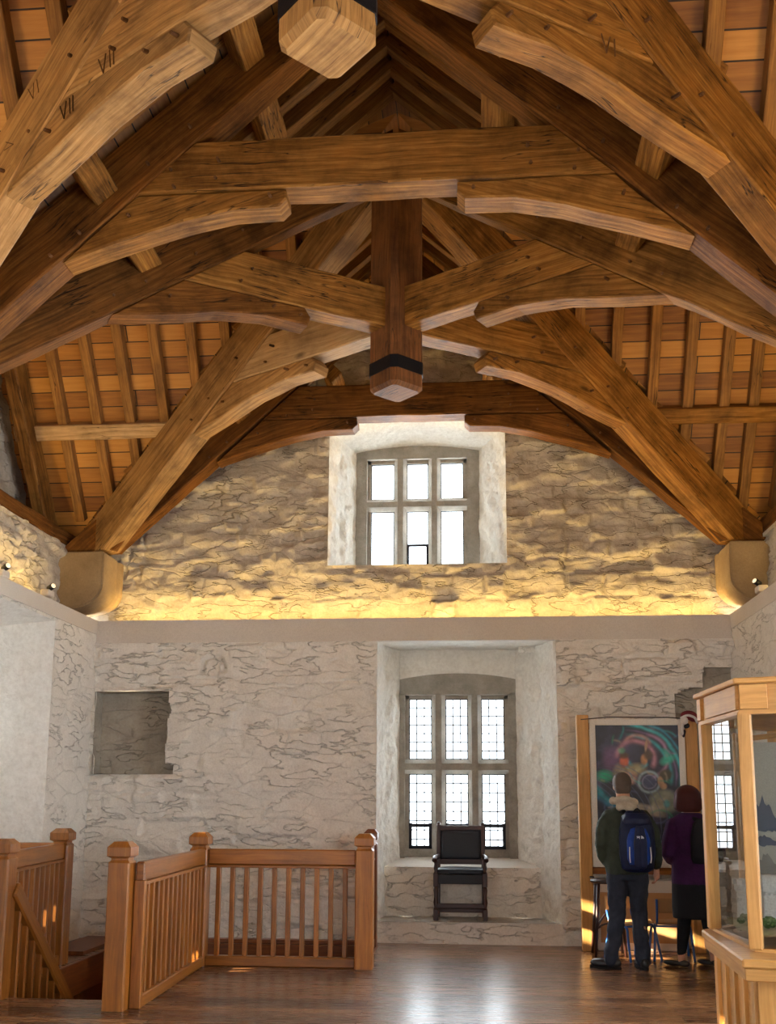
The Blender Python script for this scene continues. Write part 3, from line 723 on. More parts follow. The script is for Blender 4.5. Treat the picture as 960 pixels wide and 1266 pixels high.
# an outer skin so the sky does not show through the joints
bm = bmesh.new()
for sx in (-1, 1):
    bm.faces.new([bm.verts.new(p) for p in ((XC, YF-.2, ZR+.5), (XC, 12.1, ZR+.5), (XC+sx*5.4, 12.1, ZR+.5), (XC+sx*5.4, YF-.2, ZR+.5))])
    bm.faces.new([bm.verts.new(p) for p in ((XC+sx*5.4, 12.1, ZR+.5), (XC+sx*5.4, 12.1, 3.4), (XC+sx*5.4, YF-.2, 3.4), (XC+sx*5.4, YF-.2, ZR+.5))])
    bm.faces.new([bm.verts.new(p) for p in ((XC, 12.1, ZR+.5), (XC, 12.1, 6.1), (XC+sx*5.4, 12.1, 6.1), (XC+sx*5.4, 12.1, ZR+.5))])
    bm.faces.new([bm.verts.new(p) for p in ((XC+sx*1.2, 11.7, 6.1), (XC+sx*1.2, 11.7, 3.2), (XC+sx*5.4, 11.7, 3.2), (XC+sx*5.4, 11.7, 6.1))])
obj('roof_outer_skin', bm, M['limewash'], ceil)

# ---------------------------------------------------------------- roof trusses
T_PR = [(0, 7.38), (3.36, 4.29), (4.02, 4.27), (0, 7.86)]
T_BR = [(.61, 5.815), (.605, 5.74), (.66, 5.685), (1.0, 5.675), (1.35, 5.605), (1.8, 5.47), (2.05, 5.385), (2.22, 5.325), (1.70, 5.815)]
D_PR = [(.10, 7.24), (4.00, 4.28), (4.72, 4.26), (.10, 7.78)]
D_CO = [(.15, 5.78), (2.03, 5.78), (1.52, 6.165), (.15, 6.165)]
D_BR = [(.95, 5.775), (.895, 5.70), (.92, 5.62), (1.3, 5.628), (1.75, 5.56), (2.2, 5.43), (2.6, 5.335), (2.03, 5.775)]
def pegs(root, org, a, n, t, pts):
    for s, z in pts:
        base = Vector((org[0], org[1], 0)) + Vector(a)*s + Vector((0, 0, z))
        nn = Vector(n).normalized()
        bm = bmesh.new(); e = base + nn*(t + rnd.uniform(.015, .05)) + Vector((0, 0, -.012))
        tube_bm(bm, [base + nn*(t-.03), e], [.014, .011], 6)
        uv = bm.loops.layers.uv.verify()
        obj('peg', bm, M['peg'], root)
def transverse(Y, label, nm='roof_truss', dz=0.0, mats=None, right_dark=True):
    root = empty(nm, (XC, Y, 4.27)); tag(root, label, 'roof truss')
    inv = -Vector(root.location); kids = []
    mp, mc_, mb = mats or (M['oak_dark'], M['oak'], M['oak'])
    sh = lambda poly: [(s, z+dz*(z < 6.3)*0) for s, z in poly]
    for sx in (-1, 1):
        org = (XC, Y, 0)
        kids.append(beam_prism('principal_rafter', [(sx*s, z) for s, z in T_PR], org, (1, 0, 0), (0, 1, 0), .125, mp, seed=int(Y*10)+sx))
        kids.append(beam_prism('arch_brace', [(sx*s, z+dz) for s, z in T_BR], org, (1, 0, 0), (0, 1, 0), .105, mb, grain=(sx*1.2, -.35), seed=int(Y*10)+sx+7))
    kids.append(beam_prism('collar_beam', [(-1.70, 5.82+dz), (-.6, 5.825+dz), (.6, 5.825+dz), (1.70, 5.82+dz), (1.275, 6.21+dz), (-1.275, 6.21+dz)], (XC, Y, 0), (1, 0, 0), (0, 1, 0), .12, mc_, grain=(1, 0), seed=int(Y*10)+3))
    for k in kids: k.parent = root; k.location = inv
    n0 = len(C.objects)
    before = set(bpy.data.objects)
    for sx in (-1, 1):
        pegs(root, (XC, Y), (sx, 0, 0), (0, -1, 0), .125, [(1.32, 6.33), (1.62, 6.05), (1.45, 6.0), (1.42, 5.86+dz), (.72, 5.76+dz), (2.1, 5.53), (2.3, 5.36), (1.75, 5.66+dz), (1.1, 6.05+dz), (1.12, 5.92+dz)])
    for o in set(bpy.data.objects)-before: o.location = inv
    return root
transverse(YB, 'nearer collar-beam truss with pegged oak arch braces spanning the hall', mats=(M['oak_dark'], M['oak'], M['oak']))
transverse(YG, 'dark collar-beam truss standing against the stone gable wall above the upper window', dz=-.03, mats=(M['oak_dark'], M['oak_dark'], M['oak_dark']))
def octa(bm, h, f, z0, z1, c):
    P = [(h, -f), (h, f), (f, h), (-f, h), (-h, f), (-h, -f), (-f, -h), (f, -h)]
    A = [bm.verts.new((c[0]+x, c[1]+y, z0)) for x, y in P]; B = [bm.verts.new((c[0]+x, c[1]+y, z1)) for x, y in P]
    bm.faces.new(A[::-1]); bm.faces.new(B)
    for i in range(8): bm.faces.new((A[i], A[(i+1) % 8], B[(i+1) % 8], B[i]))
    return A, B
def crossed(P, label, pale, seed, post='oak_post'):
    root = empty('crossed_truss', (XC, P, 4.27)); tag(root, label, 'roof truss')
    before = set(bpy.data.objects)
    bm = bmesh.new(); A, B = octa(bm, .238, .035, 5.20, 7.66, (XC, P))
    bm.normal_update()
    bmesh.ops.bevel(bm, geom=[e for e in bm.edges if all(abs(v.co.z-5.20) < .001 for v in e.verts)], offset=.035, segments=1, affect='EDGES')
    bmesh.ops.recalc_face_normals(bm, faces=bm.faces); bm.normal_update()
    for f in bm.faces: setuv(bm, f, Vector((seed, P, 0)), Vector((0, 0, 1)), Vector((.707, .707, 0)))
    obj('pendant_post', bm, M[post], root)
    bm = bmesh.new(); octa(bm, .246, .037, 5.355, 5.475, (XC, P)); obj('iron_strap', bm, M['iron'], root)
    for sx in (-1, 1):
        for sy in (-1, 1):
            a = Vector((sx*3.55, sy*BAY/2, 0)).normalized(); n = Vector((-a.y, a.x, 0))
            if n.y > 0: n = -n
            org = (XC, P, 0); mt = M[pale.get((sx, sy), 'oak')]; ms = M[pale.get((sx, sy, 'c'), pale.get((sx, sy), 'oak'))]; mb = M[pale.get((sx, sy, 'b'), pale.get((sx, sy), 'oak'))]
            sd = seed + sx*2 + sy*5
            beam_prism('principal_rafter', D_PR, org, a, n, .125, mt, root, seed=sd)
            beam_prism('half_collar', D_CO, org, a, n, .11, ms, root, grain=(1, 0), seed=sd+1)
            beam_prism('arch_brace', D_BR, org, a, n, .105, mb, root, grain=(1.2, -.3), seed=sd+2)
            pegs(root, org, a, n, .12, [(1.55, 6.35), (1.95, 6.02), (2.35, 5.68), (2.6, 5.5), (1.0, 5.70), (1.25, 5.72), (1.45, 6.02), (1.55, 5.88), (2.15, 5.6), (4.15, 4.45)])
    for o in set(bpy.data.objects)-before: o.location = -Vector(root.location)
    return root
M['oak_post'] = wood('pendant_oak', (.07, .022, .007), (.18, .07, .021), (.29, .125, .04), rough=.65, stain=.7, crack=1.0, bump=.6)
X2 = crossed(P2, 'farther crossed truss whose iron-strapped pendant post hangs in front of the gable', {(-1, 1): 'oak_daylit', (-1, 1, 'c'): 'oak_pale', (-1, 1, 'b'): 'oak_daylit', (-1, -1): 'oak_dark', (-1, -1, 'c'): 'oak', (-1, -1, 'b'): 'oak_dark'}, 20)  # back-left arm gets paler oaks that imitate daylight falling on it
X1 = crossed(P1, 'nearest crossed truss cut by the top of the view, its pendant end overhead', {(-1, 1): 'oak_daylit', (-1, 1, 'c'): 'oak_daylit', (-1, 1, 'b'): 'oak_daylit'}, 50, 'oak_end')
# carpenters' numerals cut into the nearest crossed truss
def mark(strokes, sx, s0, z0, ang, h=.1):
    a = Vector((sx*3.55, BAY/2, 0)).normalized(); n = Vector((-a.y, a.x, 0))
    if n.y > 0: n = -n
    bm = bmesh.new(); ca, sa = math.cos(ang), math.sin(ang); right = -sx if False else sx
    for (x1, y1, x2, y2) in strokes:
        P = []
        for x, y in ((x1, y1), (x2, y2)):
            X, Y_ = x*h, y*h
            P.append(Vector((XC, P1, 0)) + a*(s0 + sx*(X*ca - Y_*sa)) + Vector((0, 0, z0 + X*sa + Y_*ca)) + n*.1245)
        tube_bm(bm, P, .0045, 5)
    o = obj('carpenters_mark', bm, M['peg'], X1); o.location = -Vector(X1.location)
V_ = [(0, 1, .3, 0), (.3, 0, .55, 1)]; I1 = [(.85, 1, .85, 0)]; I2 = [(1.15, 1, 1.1, 0)]
mark(V_+I1+I2, -1, 2.02, 5.60, .15, .11); mark(V_+I1+I2, -1, 1.66, 5.74, .15, .12); mark(V_+I1, -1, 2.36, 5.88, .3, .11); mark(V_, -1, 2.52, 5.62, 1.3, .10)
mark(V_+I1, 1, 1.62, 5.70, 0, .11)

# ---------------------------------------------------------------- purlins
def purlin(p, q, size, slope_axis, label, group, mat='oak'):
    o = bar('purlin', p, q, size, size, M[mat], up=slope_axis, bev=.012, jit=.004)
    tag(o, label, 'purlin', group); return o
NS = {-1: 'left', 1: 'right'}
for sx in (-1, 1):
    up = Vector((sx*KM, 0, 1)).normalized()
    for (lv, xx, zz, dy) in (('lower', 1.97, 5.87, 1.22), ('upper', .92, 6.88, .58)):
        for (a, b, w) in ((P1+dy+.12, YB-.1, 'nearest crossed truss and nearer collar truss'), (YB+.1, P2-dy-.02, 'nearer collar truss and farther crossed truss'), (P2+dy+.12, YG-.1, 'farther crossed truss and gable truss')):
            purlin((XC+sx*xx, a, zz), (XC+sx*xx, b, zz), .2, up, '%s %s purlin between %s' % (lv, NS[sx], w), 'purlins of the main roof')
    upy = Vector((0, KC, 1)).normalized()
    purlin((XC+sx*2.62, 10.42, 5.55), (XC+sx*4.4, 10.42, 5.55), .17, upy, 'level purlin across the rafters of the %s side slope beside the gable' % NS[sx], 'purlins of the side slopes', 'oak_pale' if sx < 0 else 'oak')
    purlin((XC+sx*2.62, P1+1.64, 5.55), (XC+sx*4.4, P1+1.64, 5.55), .17, upy, 'level purlin across the rafters of the %s side slope nearest the viewer' % NS[sx], 'purlins of the side slopes')
    for P, w in ((P2, 'by the gable'), (P1, 'nearest the viewer')):
        o = bar('verge_rafter', (XC+sx*4.22, P+.1, 7.55), (XC+sx*4.22, P+2.28, 4.42), .15, .30, M['oak'], up=upy, bev=.015, jit=.006)
        tag(o, 'broad end rafter closing the %s side slope %s' % (NS[sx], w), 'rafter', 'end rafters of the side slopes')
    xw = UL-.12 if sx < 0 else UR+.12
    o = bar('wall_plate', (xw, YF+.3, 4.44), (xw, 11.2, 4.44), .24, .18, M['oak_dark'], bev=.015, jit=.01)
    tag(o, 'dark wall plate lying on the head of the %s wall' % NS[sx], 'wall plate')
    o = bar('purlin_end', (XC+sx*.93, 11.0, 6.40), (XC+sx*.93, 11.5, 6.40), .17, .17, M['oak'], up=Vector((sx, 0, 1)), bev=.01)
    tag(o, 'timber stub poking from the gable stone on the %s above the collar' % NS[sx], 'timber stub')

# ---------------------------------------------------------------- common rafters
ORD = ['first', 'second', 'third', 'fourth', 'fifth', 'sixth', 'seventh', 'eighth', 'ninth', 'tenth']
for sx in (-1, 1):
    for (P, sy, w) in ((P1, 1, 'short of the nearer collar-beam truss'), (P2, -1, 'beyond the nearer collar-beam truss'), (P2, 1, 'in front of the gable')):
        for i in range(7):
            dy = 1.93 - .29*i
            if dy < .2: break
            y = P + sy*dy; s1 = 1.6324*dy + .05; zb = 7.96
            o = bar('common_rafter', (XC+sx*.0, y, zb), (XC+sx*s1, y, zb-KM*s1), .105, .13, M['rafter'], up=Vector((sx*KM, 0, 1)), bev=.006, jit=.003)
            tag(o, '%s rafter of the %s main slope %s' % (ORD[i], NS[sx], w), 'rafter', 'common rafters of the main roof')
xs_l = [4.02-.385*i for i in range(8)]; xs_r = [3.99, 3.63, 3.33, 2.95, 2.58, 2.19, 1.8, 1.42]
for sx, xs in ((-1, [3.84, 3.45, 3.07, 2.68, 2.28, 1.9, 1.5, 1.12]), (1, [3.98, 3.63, 3.33, 2.95, 2.58, 2.19, 1.8, 1.42])):
    for P, w in ((P2, 'side slope by the gable'), (P1, 'side slope nearest the viewer')):
        for i, x in enumerate(xs):
            d1 = min(.6126*x+.06, 2.25); zb = 7.97
            o = bar('common_rafter', (XC+sx*x, P, zb), (XC+sx*x, P+d1, zb-KC*d1), .105, .13, M['rafter'], up=Vector((0, KC, 1)), bev=.006, jit=.004)
            tag(o, '%s rafter from the wall on the %s %s' % (ORD[i], NS[sx], w), 'rafter', 'common rafters of the side slopes')

# ---------------------------------------------------------------- stone corbels
def corbel(sx):
    root_x = -4.15 if sx < 0 else 2.70
    out = -4.95 if sx < 0 else 3.4
    bm = bmesh.new(); r = .36; zt, zb = 4.25, 3.60
    prof = [(out, zt), (root_x, zt), (root_x, zt-.38)]
    for i in range(1, 11):
        t = i/10*PI/2; prof.append((root_x - (-sx)*0 + (sx*r*(1-math.cos(t))), zt-.38-(zt-.38-zb)*math.sin(t)))
    prof.append((out, zb))
    prof = [(x, z) for x, z in prof]
    ys = [10.74, 11.20]
    R = [[bm.verts.new((x, y, z)) for x, z in prof] for y in ys]
    bm.faces.new(R[0]); bm.faces.new(R[1][::-1])
    n = len(prof)
    for i in range(n): bm.faces.new((R[0][i], R[1][i], R[1][(i+1) % n], R[0][(i+1) % n]))
    bmesh.ops.recalc_face_normals(bm, faces=bm.faces)
    bmesh.ops.bevel(bm, geom=[e for e in bm.edges if e.calc_face_angle(0) > .9], offset=.018, segments=2, affect='EDGES')
    o = obj('corbel', bm, M['corbel'])
    tag(o, 'rounded sandstone corbel carrying the rafter feet at the %s end of the gable' % NS[sx], 'corbel')
    bm = bmesh.new()
    xa = root_x + sx*.02
    ring = []
    for y, g in ((11.2, .0), (11.26, -.03), (11.36, -.03), (11.42, .02)):
        pr = [(out, zt-.02), (xa+sx*g, zt-.02), (xa+sx*g, zt-.38)] + [(xa+sx*g+sx*(r-.02)*(1-math.cos(i/8*PI/2)), zt-.38-(zt-.40-zb)*math.sin(i/8*PI/2)) for i in range(1, 9)] + [(out, zb+.02)]
        ring.append([bm.verts.new((x, y, z)) for x, z in pr])
    n = len(ring[0])
    for A, B in zip(ring, ring[1:]):
        for i in range(n): bm.faces.new((A[i], B[i], B[(i+1) % n], A[(i+1) % n]))
    bm.faces.new(ring[0]); bm.faces.new(ring[-1][::-1])
    obj('moulded_back', bm, M['corbel'], o)
corbel(-1); corbel(1)

# ---------------------------------------------------------------- balustrades
def newel(parent, x, y, zb=0.0, zt=1.205, w=.165, mat='joinery'):
    bm = bmesh.new()
    add_box(bm, (x, y, (zb+zt-.155)/2), (w, w, zt-.155-zb))
    uv = bm.loops.layers.uv.verify()
    hw = w/2
    prof = [(hw, zt-.155), (hw-.018, zt-.135), (hw-.018, zt-.12), (hw+.008, zt-.105), (hw+.008, zt-.04), (hw-.03, zt)]
    R = [[bm.verts.new((x+sx*r, y+sy*r, z)) for sx, sy in ((-1, -1), (1, -1), (1, 1), (-1, 1))] for r, z in prof]
    for A, B in zip(R, R[1:]):
        for i in range(4): bm.faces.new((A[i], A[(i+1) % 4], B[(i+1) % 4], B[i]))
    bm.faces.new(R[-1])
    bmesh.ops.recalc_face_normals(bm, faces=bm.faces)
    es = [e for e in bm.edges if abs((e.verts[0].co-e.verts[1].co).normalized().z) > .9 and e.calc_length() > .3]
    bmesh.ops.bevel(bm, geom=es, offset=.012, segments=1, affect='EDGES'); bm.normal_update()
    for f in bm.faces: setuv(bm, f, Vector((x*3, y*3, .3)), Vector((0, 0, 1)), Vector((1, 0, 0)))
    return obj('newel_post', bm, M[mat], parent)
def run(parent, p, q, n, zr=1.055, end_inset=0.0, bw=.052, base=0.0, mat='joinery', first_half=False):
    p = Vector((*p, 0)); q = Vector((*q, 0)); d = (q-p).normalized()
    Z = Vector((0, 0, 1))
    bar('top_rail', p+Z*(zr-.072), q+Z*(zr-.072), .07, .144, M[mat], parent, bev=.012)
    bar('rail_fillet', p+Z*(zr-.158), q+Z*(zr-.158), .085, .024, M[mat], parent, bev=.004)
    bar('bottom_rail', p+Z*(base+.045), q+Z*(base+.045), .085, .09, M[mat], parent, bev=.008)
    L = (q-p).length
    for i in range(n):
        c = p + d*(L*(i+.75)/(n+.5)) if not first_half else p + d*(.03 + (L-.03)*i/(n-.3))
        bar('baluster', c+Z*(base+.09), c+Z*(zr-.165), bw, bw*.8, M[mat], parent, up=(d.x, d.y, 0), bev=.004)
r1 = empty('balustrade', (-2.64, 7.57, 0)); tag(r1, 'turned-corner wooden balustrade with five capped newels guarding the near stairwell edge', 'balustrade')
r1['label'] = 'orange-brown wooden balustrade of capped posts and thin balusters around the stairwell'
bf = set(bpy.data.objects)
newel(r1, -2.655, 7.57, -.30); newel(r1, -2.603, 9.565); newel(r1, -1.042, 9.565); newel(r1, -1.125, 10.93, w=.13, mat='joinery_dark')
run(r1, (-2.525, 7.60), (-2.565, 9.49), 14, first_half=True)
run(r1, (-2.52, 9.57), (-1.125, 9.57), 10)
run(r1, (-1.06, 9.65), (-1.12, 10.87), 5, mat='joinery_dark')
bar('half_post', (-2.525, 7.625, .0), (-2.525, 7.625, .92), .085, .06, M['joinery'], r1, up=(0, 1, 0))
for o in set(bpy.data.objects)-bf: o.location = -Vector(r1.location)
r2 = empty('balustrade', (-3.69, 7.85, 0)); tag(r2, 'wooden balustrade at the left edge under the left window, its post cap catching light', 'balustrade')
bf = set(bpy.data.objects)
newel(r2, -3.715, 7.85, -.3); newel(r2, -3.915, 9.48, -.4, zt=1.235)
run(r2, (-3.735, 7.93), (-3.90, 9.41), 10, zr=1.10)
run(r2, (-3.99, 9.5), (-4.40, 9.5), 2, zr=1.10)
for o in set(bpy.data.objects)-bf: o.location = -Vector(r2.location)
r3 = empty('stair_handrail', (-3.64, 7.9, 0)); tag(r3, 'sloping wooden handrail with balusters going down the stair', 'handrail')
bf = set(bpy.data.objects)
HS = .88
bar('handrail', (-3.64, 7.90, .82), (-3.66, 10.2, .82-HS*2.3), .075, .13, M['joinery'], r3, bev=.015)
bar('string_board', (-3.64, 7.90, -.1), (-3.66, 10.2, -.1-HS*2.3), .05, .26, M['joinery_dark'], r3)
for i in range(14):
    y = 8.03+.15*i; z = .82-HS*(y-7.9)
    bar('baluster', (-3.65, y, z-.95), (-3.65, y, z-.05), .046, .036, M['joinery_dark' if False else 'joinery'], r3, up=(0, 1, 0), bev=.004)
for o in set(bpy.data.objects)-bf: o.location = -Vector(r3.location)
r4 = empty('staircase', (-3.2, 8, 0)); tag(r4, 'dark wooden stair flight dropping through the floor opening', 'staircase')
bf = set(bpy.data.objects)
for i in range(11):
    bm = bmesh.new(); y = SY0+.1+.225*i; z = -.19*(i+1)
    add_box(bm, (-3.15, y+.11, z-.02), (.9, .26, .04)); add_box(bm, (-3.15, y, z+.07), (.9, .03, .17)); obj('tread', bm, M['joinery_dark'], r4)
for o in set(bpy.data.objects)-bf: o.location = -Vector(r4.location)
o = bar('stair_post', (-3.88, 9.95, -2.6), (-3.88, 9.95, -.34), .10, .10, M['joinery'], up=(0, 1, 0)); tag(o, 'square wooden post below floor level beside the stair', 'post')
# raised timber kerb on the floor edge at the back of the stairwell
bm = bmesh.new()
kp = [(-4.24, 11.10), (-3.84, 11.08), (-3.84, 10.93), (-3.86, 10.0), (-4.24, 10.0)]
A = [bm.verts.new((x, y, .0)) for x, y in kp]; B = [bm.verts.new((x, y, .035)) for x, y in kp]
bm.faces.new(A[::-1]); bm.faces.new(B)
for i in range(5): bm.faces.new((A[i], A[(i+1) % 5], B[(i+1) % 5], B[i]))
bm.normal_update()
for f in bm.faces: setuv(bm, f, Vector((0, 0, 0)), Vector((0, 1, 0)), Vector((1, 0, 0)))
o = obj('corner_board', bm, M['joinery_dark']); tag(o, 'brown boarded corner of floor beyond the stairwell at the left wall', 'floor board')
o = bar('edge_board', (-3.76, 11.05, .02), (-1.2, 11.05, .02), .12, .04, M['joinery_dark']); tag(o, 'long dark edging board at the foot of the end wall behind the balustrade', 'edging board')

# ---------------------------------------------------------------- armchair in the alcove
M['mahogany'] = wood('dark_mahogany', (.010, .0025, .0015), (.028, .006, .003), (.06, .013, .007), rough=.45, stain=.3, crack=0, bump=.05, spec=.5)
M['leather'] = plain('blue_black_leather', (.012, .015, .022), rough=.5, spec=.3, bump=.3, bscale=90)
M['brass'] = plain('brass_nails', (.5, .35, .12), rough=.35, metal=1)
cz = .232
ch = empty('armchair', (-.187, 11.27, cz)); tag(ch, 'high-backed dark wooden armchair with black leather seat and back in the window alcove', 'chair')
bf = set(bpy.data.objects)
def cpart(name, p, q, w, h, up=(0, 1, 0), m='mahogany', bev=.006): return bar(name, p, q, w, h, M[m], ch, up=up, bev=bev)
W2 = .265
def turned(name, x, y, z0, z1, r=.024):
    H = z1-z0
    pf = [(r*1.1, 0), (r*1.1, .10*H), (r*.6, .12*H), (r*1.15, .2*H), (r*.75, .32*H), (r*1.2, .5*H), (r*.75, .68*H), (r*1.1, .78*H), (r*.6, .84*H), (r*1.15, .87*H), (r*1.15, H)]
    lathe(name, [(a, b) for a, b in pf], (x, y, z0), M['mahogany'], ch, 12)
for sx in (-1, 1):
    x = -.187+sx*W2
    turned('leg', x, 0.025, 0, .50, .026) if False else None
for sx in (-1, 1):
    x = sx*W2
    # front leg: square foot, turned shaft, square block at the seat, turned arm support
    lg = cpart('leg', (x, .0, .0), (x, .0, .12), .052, .052)
    lathe('leg_turning', [(.024, 0), (.018, .02), (.027, .07), (.019, .13), (.026, .2), (.018, .235)], (x, 0, .12), M['mahogany'], ch, 12)
    cpart('leg_block', (x, 0, .355), (x, 0, .50), .054, .054)
    lathe('arm_support', [(.024, 0), (.016, .02), (.024, .05), (.017, .09), (.022, .135)], (x, 0, .50), M['mahogany'], ch, 12)
    cpart('leg', (x*.97, .36, 0), (x*.95, .37, .50), .045, .045)
    cpart('back_stile', (x*.95, .37, .48), (x*.93, .415, 1.0), .042, .042)
    lathe('finial', [(.02, 0), (.024, .012), (.012, .03), (.004, .042)], (x*.93, .415, 1.0), M['mahogany'], ch, 10)
    bm = bmesh.new(); pth = smooth_path([(x*.95, .385, .66), (x*1.0, .22, .655), (x*1.04, .04, .66), (x*1.06, -.035, .635)], 5)
    for i, pnt in enumerate(pth): pth[i] = Vector(pnt)
    tube_bm(bm, pth, .026, 10); obj('arm', bm, M['mahogany'], ch, True)
    cpart('side_stretcher', (x, .02, .09), (x*.97, .35, .09), .03, .035, (0, 0, 1))
    cpart('side_rail', (x, .02, .46), (x*.96, .36, .46), .035, .09, (0, 0, 1))
cpart('front_stretcher', (-W2, .0, .155), (W2, .0, .155), .028, .05, (0, 0, 1))
cpart('middle_stretcher', (-W2, .19, .09), (W2, .19, .09), .028, .045, (0, 0, 1))
cpart('back_stretcher', (-W2, .36, .12), (W2, .36, .12), .028, .04, (0, 0, 1))
cpart('seat_rail', (-W2, 0, .435), (W2, 0, .435), .035, .10, (0, 0, 1), 'leather')
cpart('top_rail', (-W2*.93, .412, .965), (W2*.93, .412, .965), .035, .06, (0, 0, 1))
cpart('lower_rail', (-W2*.95, .385, .60), (W2*.95, .385, .60), .035, .06, (0, 0, 1))
def cushion(name, c, s, mat, parent, puff=.35, rx=0.0, n=12):
    bm = bmesh.new(); add_box(bm, (0, 0, 0), (s[0], s[1], s[2]))
    bmesh.ops.subdivide_edges(bm, edges=bm.edges, cuts=n, use_grid_fill=True)
    for v in bm.verts:
        a, b = v.co.x/(s[0]/2), v.co.y/(s[1]/2)
        v.co.z *= 1 + puff*(1-a*a)*(1-b*b) - .35*max(0, (max(abs(a), abs(b))-.8)/.2)**2
    bmesh.ops.transform(bm, matrix=Matrix.Translation(c) @ Matrix.Rotation(rx, 4, 'X'), verts=bm.verts)
    return obj(name, bm, M[mat], parent, True)
cushion('seat', (0, .18, .515), (.50, .37, .055), 'leather', ch, .5)
cushion('backrest', (0, .395, .785), (.455, .33, .04), 'leather', ch, .5, PI/2-.08)
for o in set(bpy.data.objects)-bf: pass

# ---------------------------------------------------------------- painting and its stand
M['pine'] = wood('light_pine', (.36, .165, .04), (.52, .265, .075), (.66, .37, .125), rough=.42, stain=.25, crack=.1, bump=.08, spec=.4)
M['whiteframe'] = plain('cream_paint', (.74, .70, .63), rough=.5)
M['bracket'] = plain('dark_bracket', (.03, .02, .018), rough=.6)
es = empty('display_stand', (1.68, 10.9, 0)); tag(es, 'tall light wood stand of two posts holding the framed painting', 'stand')
bf = set(bpy.data.objects)
bar('post', (1.125, 10.90, 0), (1.120, 10.90, 2.41), .125, .12, M['pine'], es, up=(0, 1, 0), bev=.008)
bar('post', (2.235, 10.90, 0), (2.24, 10.90, 2.41), .125, .12, M['pine'], es, up=(0, 1, 0), bev=.008)
bar('rail', (1.18, 10.93, .80), (2.18, 10.93, .80), .05, .07, M['joinery'], es)
bar('back_brace', (1.18, 10.98, 2.30), (2.18, 10.98, 2.30), .03, .07, M['pine'], es)
bar('bolt', (1.15, 10.83, .74), (1.19, 10.80, .74), .02, .02, M['bracket'], es)
bm = bmesh.new(); tube_bm(bm, [(1.10, 10.84, 2.36), (1.4, 10.83, 2.385), (2.0, 10.83, 2.38), (2.28, 10.84, 2.36)], .006, 6); obj('hanging_cord', bm, M['bracket'], es)
for o in set(bpy.data.objects)-bf: o.location = -Vector(es.location)
pt = empty('painting', (1.68, 10.86, .94)); tag(pt, 'large framed fantasy painting of glowing figures in teal swirls with a cream frame', 'painting')
bf = set(bpy.data.objects)
fx0, fx1, fz0, fz1 = 1.19, 2.17, .845, 2.365; px0, px1, pz0, pz1 = 1.25, 2.105, .99, 2.30
for nm, c, sz in (('frame_side', ((fx0+px0)/2, 10.85, (fz0+fz1)/2), (px0-fx0, .045, fz1-fz0)), ('frame_side', ((fx1+px1)/2, 10.85, (fz0+fz1)/2), (fx1-px1, .045, fz1-fz0)),
                  ('frame_top', ((px0+px1)/2, 10.85, (fz1+pz1)/2), (px1-px0, .045, fz1-pz1)), ('frame_bottom', ((px0+px1)/2, 10.85, (fz0+pz0)/2), (px1-px0, .045, pz0-fz0))):
    bm = bmesh.new(); add_box(bm, c, sz); bmesh.ops.bevel(bm, geom=bm.edges[:], offset=.008, segments=2, affect='EDGES'); obj(nm, bm, M['whiteframe'], pt)
# the picture itself: flat artwork painted as a colour attribute
nx, nz = 170, 260
gx, gz = np.meshgrid(np.linspace(0, 1, nx), np.linspace(0, 1, nz), indexing='ij')      # gz measured downwards
asp = (pz1-pz0)/(px1-px0); X, Z = gx, gz*asp
col = np.zeros((nx, nz, 3)); col[:] = (.012, .014, .03)
nzv = fbm(X*3, Z*3, 2.0, 301, 5)
col += np.clip(nzv, 0, 1)[..., None]*np.array((.10, .06, .12))
def blend(mask, c):
    global col
    col = col*(1-mask[..., None]) + np.array(c)*mask[..., None]
def ell(cx, cz_, rx, rz, soft=.3, a=1.0, rot=0.0):
    dx, dz = X-cx, Z-cz_; c, s_ = math.cos(rot), math.sin(rot)
    d = np.hypot((dx*c+dz*s_)/rx, (-dx*s_+dz*c)/rz); return a*np.clip((1-d)/soft, 0, 1)
def arc(cx, cz_, r, w, a0, a1, a=1.0, wob=.02, e=1.0):
    dx, dz = X-cx, (Z-cz_)/e; rr = np.hypot(dx, dz) + wob*fbm(X, Z, 6, 310, 2); th = np.degrees(np.arctan2(dz, dx)) % 360
    m = np.exp(-((rr-r)/w)**2)
    span = (a1-a0) % 360; t = (th-a0) % 360
    return a*m*np.clip(np.minimum(t, span-t)/15, 0, 1)*(t < span)
blend(ell(.30, .30, .28, .2, .8, .5), (.10, .08, .16)); blend(ell(.18, .42, .14, .20, .7, .6), (.22, .10, .22))
for r_, w_, c_ in ((.62, .022, (.05, .42, .45)), (.56, .012, (.16, .10, .22)), (.68, .016, (.03, .25, .35)), (.50, .02, (.04, .30, .33))):
    blend(arc(.40, .62, r_, w_, 265, 15, .9), c_)
blend(arc(.47, .42, .23, .028, 180, 30, .9), (.45, .20, .25)); blend(arc(.60, .38, .26, .022, 270, 80, .8), (.36, .20, .30)); blend(arc(.5, .28, .16, .02, 200, 350, .7), (.5, .25, .22))
blend(arc(.50, .40, .12, .02, 20, 170, .8), (.03, .32, .42)); blend(arc(.48, .38, .17, .015, 30, 180, .8), (.05, .4, .45))
blend(ell(.10, .62, .13, .09, .7, .9), (.02, .42, .22)); blend(ell(.86, .42, .12, .07, .7, .9, -.5), (.03, .45, .30)); blend(ell(.85, .33, .08, .05, .7, .8, .6), (.02, .38, .28))
blend(arc(.35, .55, .40, .035, 75, 180, .85, .05), (.02, .30, .36)); blend(arc(.40, .50, .52, .03, 80, 170, .7, .05), (.02, .14, .24))
blend(ell(.28, .60, .10, .16, .5, .8), (.34, .28, .20)); blend(ell(.46, .54, .17, .09, .6, .85, -.2), (.42, .33, .15)); blend(ell(.40, .64, .11, .10, .5, .85), (.50, .27, .20))
